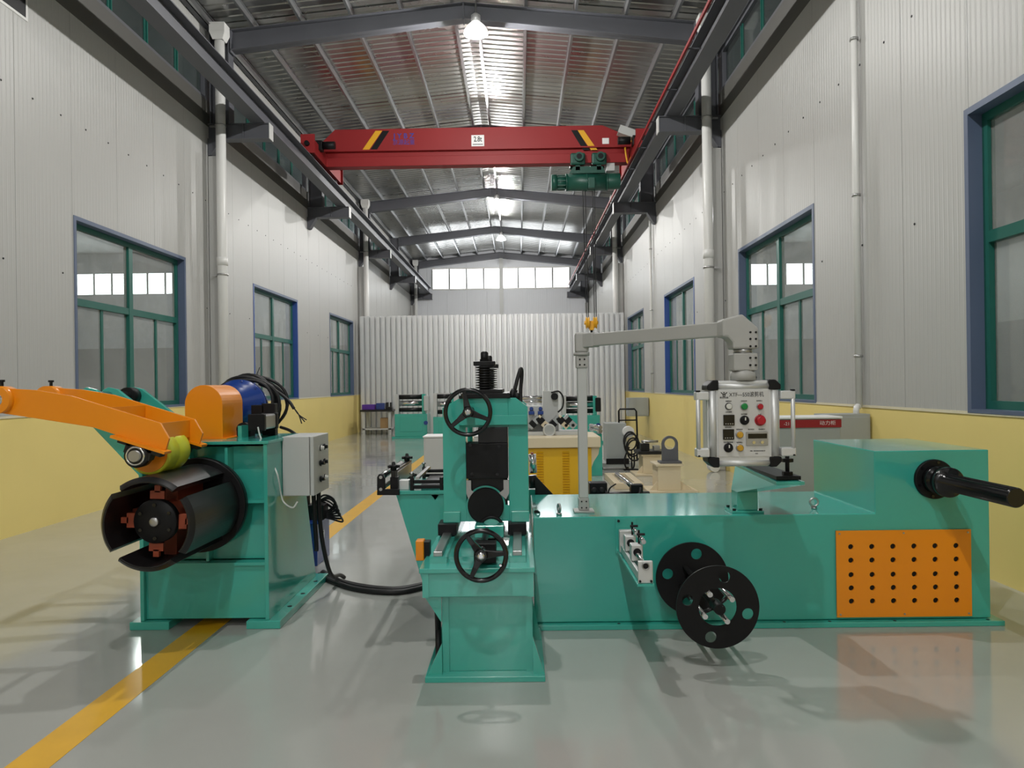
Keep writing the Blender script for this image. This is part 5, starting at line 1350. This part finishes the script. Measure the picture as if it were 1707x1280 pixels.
MB().cyl((p0.x, 12.22, z + .2), (p1.x - .02, 12.22, z + .2), .02, n=14).cyl((p0.x + .05, 12.22, z + .15), (p0.x + .05, 12.22, z + .2), .03, n=10).build('clamp_screw', STEEL, k)
k = thing('skid_frame', 'low cream steel skid frame on the floor beside the pedestals', 'frame', (1.7, 10.9, 0))
for y0, y1 in ((10.55, 10.65), (11.7, 11.8)): MB().box(1.35, 1.76, y0, y1, 0, .09).build('skid_rail', CREAM, k, .005)
for x0 in (1.35, 1.66): MB().box(x0, x0 + .1, 10.65, 11.7, 0, .09).build('skid_rail', CREAM, k, .005)

# grey pump cart with black handle and hoses
PCY = 12.95
k = thing('pump_cart', 'grey pump cart with a black tubular handle and coiled hoses', 'cart', (1.65, PCY + .3, 0))
def wx(u, v=740): return at_y(u, v, PCY).x
def wz(v): return at_y(1030, v, PCY).z
MB().box(wx(1012), wx(1046), PCY + .1, PCY + .6, .12, wz(706)).build('tank', CABG, k, .01)
MB().box(wx(1004), wx(1055), PCY, PCY + .65, .05, .12).build('chassis', CABG, k, .006)
MB().box(wx(1010), wx(1048), PCY - .02, PCY + .0, .10, .2).build('front_bar', BLACK, k, .004)
hy_ = PCY + .3
MB().tube([(wx(1036), hy_, .12), (wx(1036), hy_, wz(686)), (wx(1038), hy_, wz(683)), (wx(1063), hy_, wz(683)), (wx(1066), hy_, wz(687)), (wx(1067), hy_, wz(730)), (wx(1066), hy_, .12)], .016, 8).build('handle_frame', BLACK, k)
MB().cyl((wx(1036), hy_, wz(702)), (wx(1066), hy_, wz(702)), .012, n=8).build('handle_bar', BLACK, k)
MB().cyl((wx(1048), PCY - .02, wz(720)), (wx(1048), PCY + .1, wz(720)), .10, n=24).build('fan_cover', SIGNW, k, .006)
for i in range(4):
    c = Vector((wx(1050 + 2 * i), PCY - .04 - .02 * i, wz(735 + 5 * i))); R_ = .16 + .02 * (i % 2)
    MB().tube([(c.x + R_ * .7 * math.cos(t * math.pi / 12), c.y, max(.03, c.z + R_ * math.sin(t * math.pi / 12))) for t in range(24)], .014, 8, True).build('hose_loop', RUBBER, k)
MB().tube(bezier([(wx(1048), PCY - .05, wz(745)), (wx(1040), PCY - .06, wz(765)), (wx(1044), PCY - .06, wz(782)), (wx(1055), PCY - .06, wz(778)), (wx(1056), PCY - .06, wz(757))], 7), .014, 8).build('hose', RUBBER, k)
MB().cyl((wx(1052), PCY - .05, wz(750)), (wx(1052), PCY - .05, .02), .012, n=8).box(wx(1038), wx(1062), PCY - .10, PCY + .0, 0, .02).build('drop_stand', BLACK, k)
for x in (wx(1008), wx(1052)): MB().cyl((x - .02, PCY + .5, .06), (x + .02, PCY + .5, .06), .06, n=18).build('wheel', RUBBER, k)

# chrome roller tube pair near the cart
k = thing('roller_pair', 'two short chrome tubes on a small green stand', 'rollers', (1.17, 12.2, 0))
q = at_y(1001, 712, 12.0)
for v in (712.5, 718.5):
    z = at_y(1001, v, 12.0).z; MB().cyl((q.x, 12.0, z), (q.x - .10, 12.6, z), .033, n=18).build('tube', CHROME, k)
MB().box(q.x - .16, q.x + .04, 12.15, 12.5, 0, at_y(1001, 724, 12.0).z).build('stand', TEAL, k, .004)

# grey cabinet behind the entry table
k = thing('tool_cabinet', 'low plain grey cabinet behind the slitting head', 'cabinet', (-1.0, 11.3, 0))
q = at_y(706, 727, 11.0)
MB().box(q.x, q.x + .95, 11.0, 11.5, 0, q.z - .02).build('body', GREYP, k, .004)
MB().box(q.x - .01, q.x + .96, 10.98, 11.51, q.z - .02, q.z).build('top', SIGNW, k, .004)
for i in range(2): MB().box(q.x + .02 + i * .46, q.x + .47 + i * .46, 10.985, 11.0, .05, q.z - .04).build('door', GREYP, k, .004)

# green roller machines in front of the partition
def roller_machine(Y, u0, u1, vb, vt, lab, extra):
    p0, p1 = at_y(u0, 700, Y), at_y(u1, 700, Y); zb_, zt2 = at_y((u0 + u1) / 2, vb, Y).z, at_y((u0 + u1) / 2, vt, Y).z
    k = thing('roller_machine', lab, 'machine', ((p0.x + p1.x) / 2, Y + .4, 0), 'green roller machines')
    MB().box(p0.x, p1.x, Y, Y + .8, .06, zb_).build('body', TEAL, k, .008)
    MB().box(p0.x - .08, p1.x + .08, Y - .05, Y + .85, 0, .06).build('base', TEAL, k, .004)
    n = 3
    for i in range(n):
        z = zb_ + (zt2 - zb_) * (i + .6) / n
        MB().cyl((p0.x + .05, Y + .25, z), (p1.x - .15, Y + .25, z), .075 if i else .06, n=18).build('roll', CHROME if i % 2 else BLACKS, k)
    for x in (p0.x, p1.x - .16): MB().box(x, x + .10, Y + .1, Y + .45, zb_, zt2).build('roll_stand', GREYP if x == p0.x else TEAL, k, .008)
    MB().box(p1.x - .10, p1.x + .04, Y + .05, Y + .4, zb_ + .08, zt2 - .05).build('gearbox', BLACK if extra else GREYP, k, .02)
    MB().box(p0.x + .05, p1.x - .2, Y + .2, Y + .3, zt2 - .05, zt2).build('top_bar', STEEL, k, .006)
    c = at_y((u0 + u1) / 2, vb + 20, Y)
    MB().box(p0.x + .15, p0.x + .8, Y - .01, Y, .2, zb_ - .1).build('door', TEAL, k, .004)
    MB().cyl((p0.x + .9, Y - .02, .45), (p0.x + .9, Y, .45), .06, n=16).build('port_cover', BLUEP, k)
    return k
roller_machine(21.3, 658, 712, 690, 657, 'green roller machine with two dark rolls next to the workbench', False)
roller_machine(20.6, 722, 762, 695, 655, 'green roller machine partly hidden by the slitting head', False)
roller_machine(18.8, 938, 1000, 692, 660, 'green roller machine with a black end gearbox behind the mustard cabinet', True)

# workbench against the partition with things on it
WY = 23.0
p0, p1 = at_y(600, 690, WY), at_y(654, 690, WY); zt3 = at_y(627, 683, WY).z
k = thing('workbench', 'steel workbench with a dark top in front of the corrugated partition', 'workbench', ((p0.x + p1.x) / 2, WY + .35, 0))
MB().box(p0.x, p1.x, WY, WY + .8, zt3 - .06, zt3).build('bench_top', BLACKS, k, .004)
for x in (p0.x + .06, p1.x - .14):
    for y0 in (WY + .05, WY + .68): MB().box(x, x + .08, y0, y0 + .08, 0, zt3 - .06).build('leg', GREYP, k)
MB().box(p0.x + .06, p1.x - .06, WY + .05, WY + .75, .16, .20).build('shelf', GREYP, k)
tag(MB().box(p1.x - .42, p1.x - .18, WY + .2, WY + .55, .20, .52).build('carton', TANBOX, None, .004), 'brown carton on the lower shelf of the workbench', 'box')
tag(MB().box(p0.x + .02, p0.x + .42, WY + .2, WY + .6, zt3, zt3 + .16).build('parts_bin', pm('violet_plastic', (.09, .02, .30), .4), None, .01), 'violet plastic parts bin on the workbench', 'bin')
tag(MB().box(p0.x + .46, p0.x + .72, WY + .25, WY + .55, zt3, zt3 + .2).build('parts_bin', BLUEP, None, .01), 'blue plastic parts bin on the workbench', 'bin')
vk = thing('bench_vice', 'dark metal vice on the end of the workbench', 'vice', (p1.x - .15, WY + .3, zt3))
MB().box(p1.x - .25, p1.x - .05, WY + .2, WY + .4, zt3, zt3 + .08).build('vice_base', BLACKS, vk, .008)
MB().box(p1.x - .24, p1.x - .17, WY + .2, WY + .4, zt3 + .08, zt3 + .22).box(p1.x - .11, p1.x - .06, WY + .2, WY + .4, zt3 + .08, zt3 + .22).build('vice_jaw', BLACKS, vk, .006)
# wall box at the right
k = thing('wall_cabinet', 'grey electrical wall cabinet on the yellow plinth below the far window', 'cabinet', (3.4, 20.3, .62))
a, b = at_y(1048, 694, 20.1), at_y(1071, 663, 20.1)
MB().box(a.x, 3.53, 20.1, 20.6, a.z, b.z).build('body', CABG, k, .006)
MB().box(a.x + .02, 3.51, 20.085, 20.1, a.z + .03, b.z - .03).build('door', CABG, k, .004)
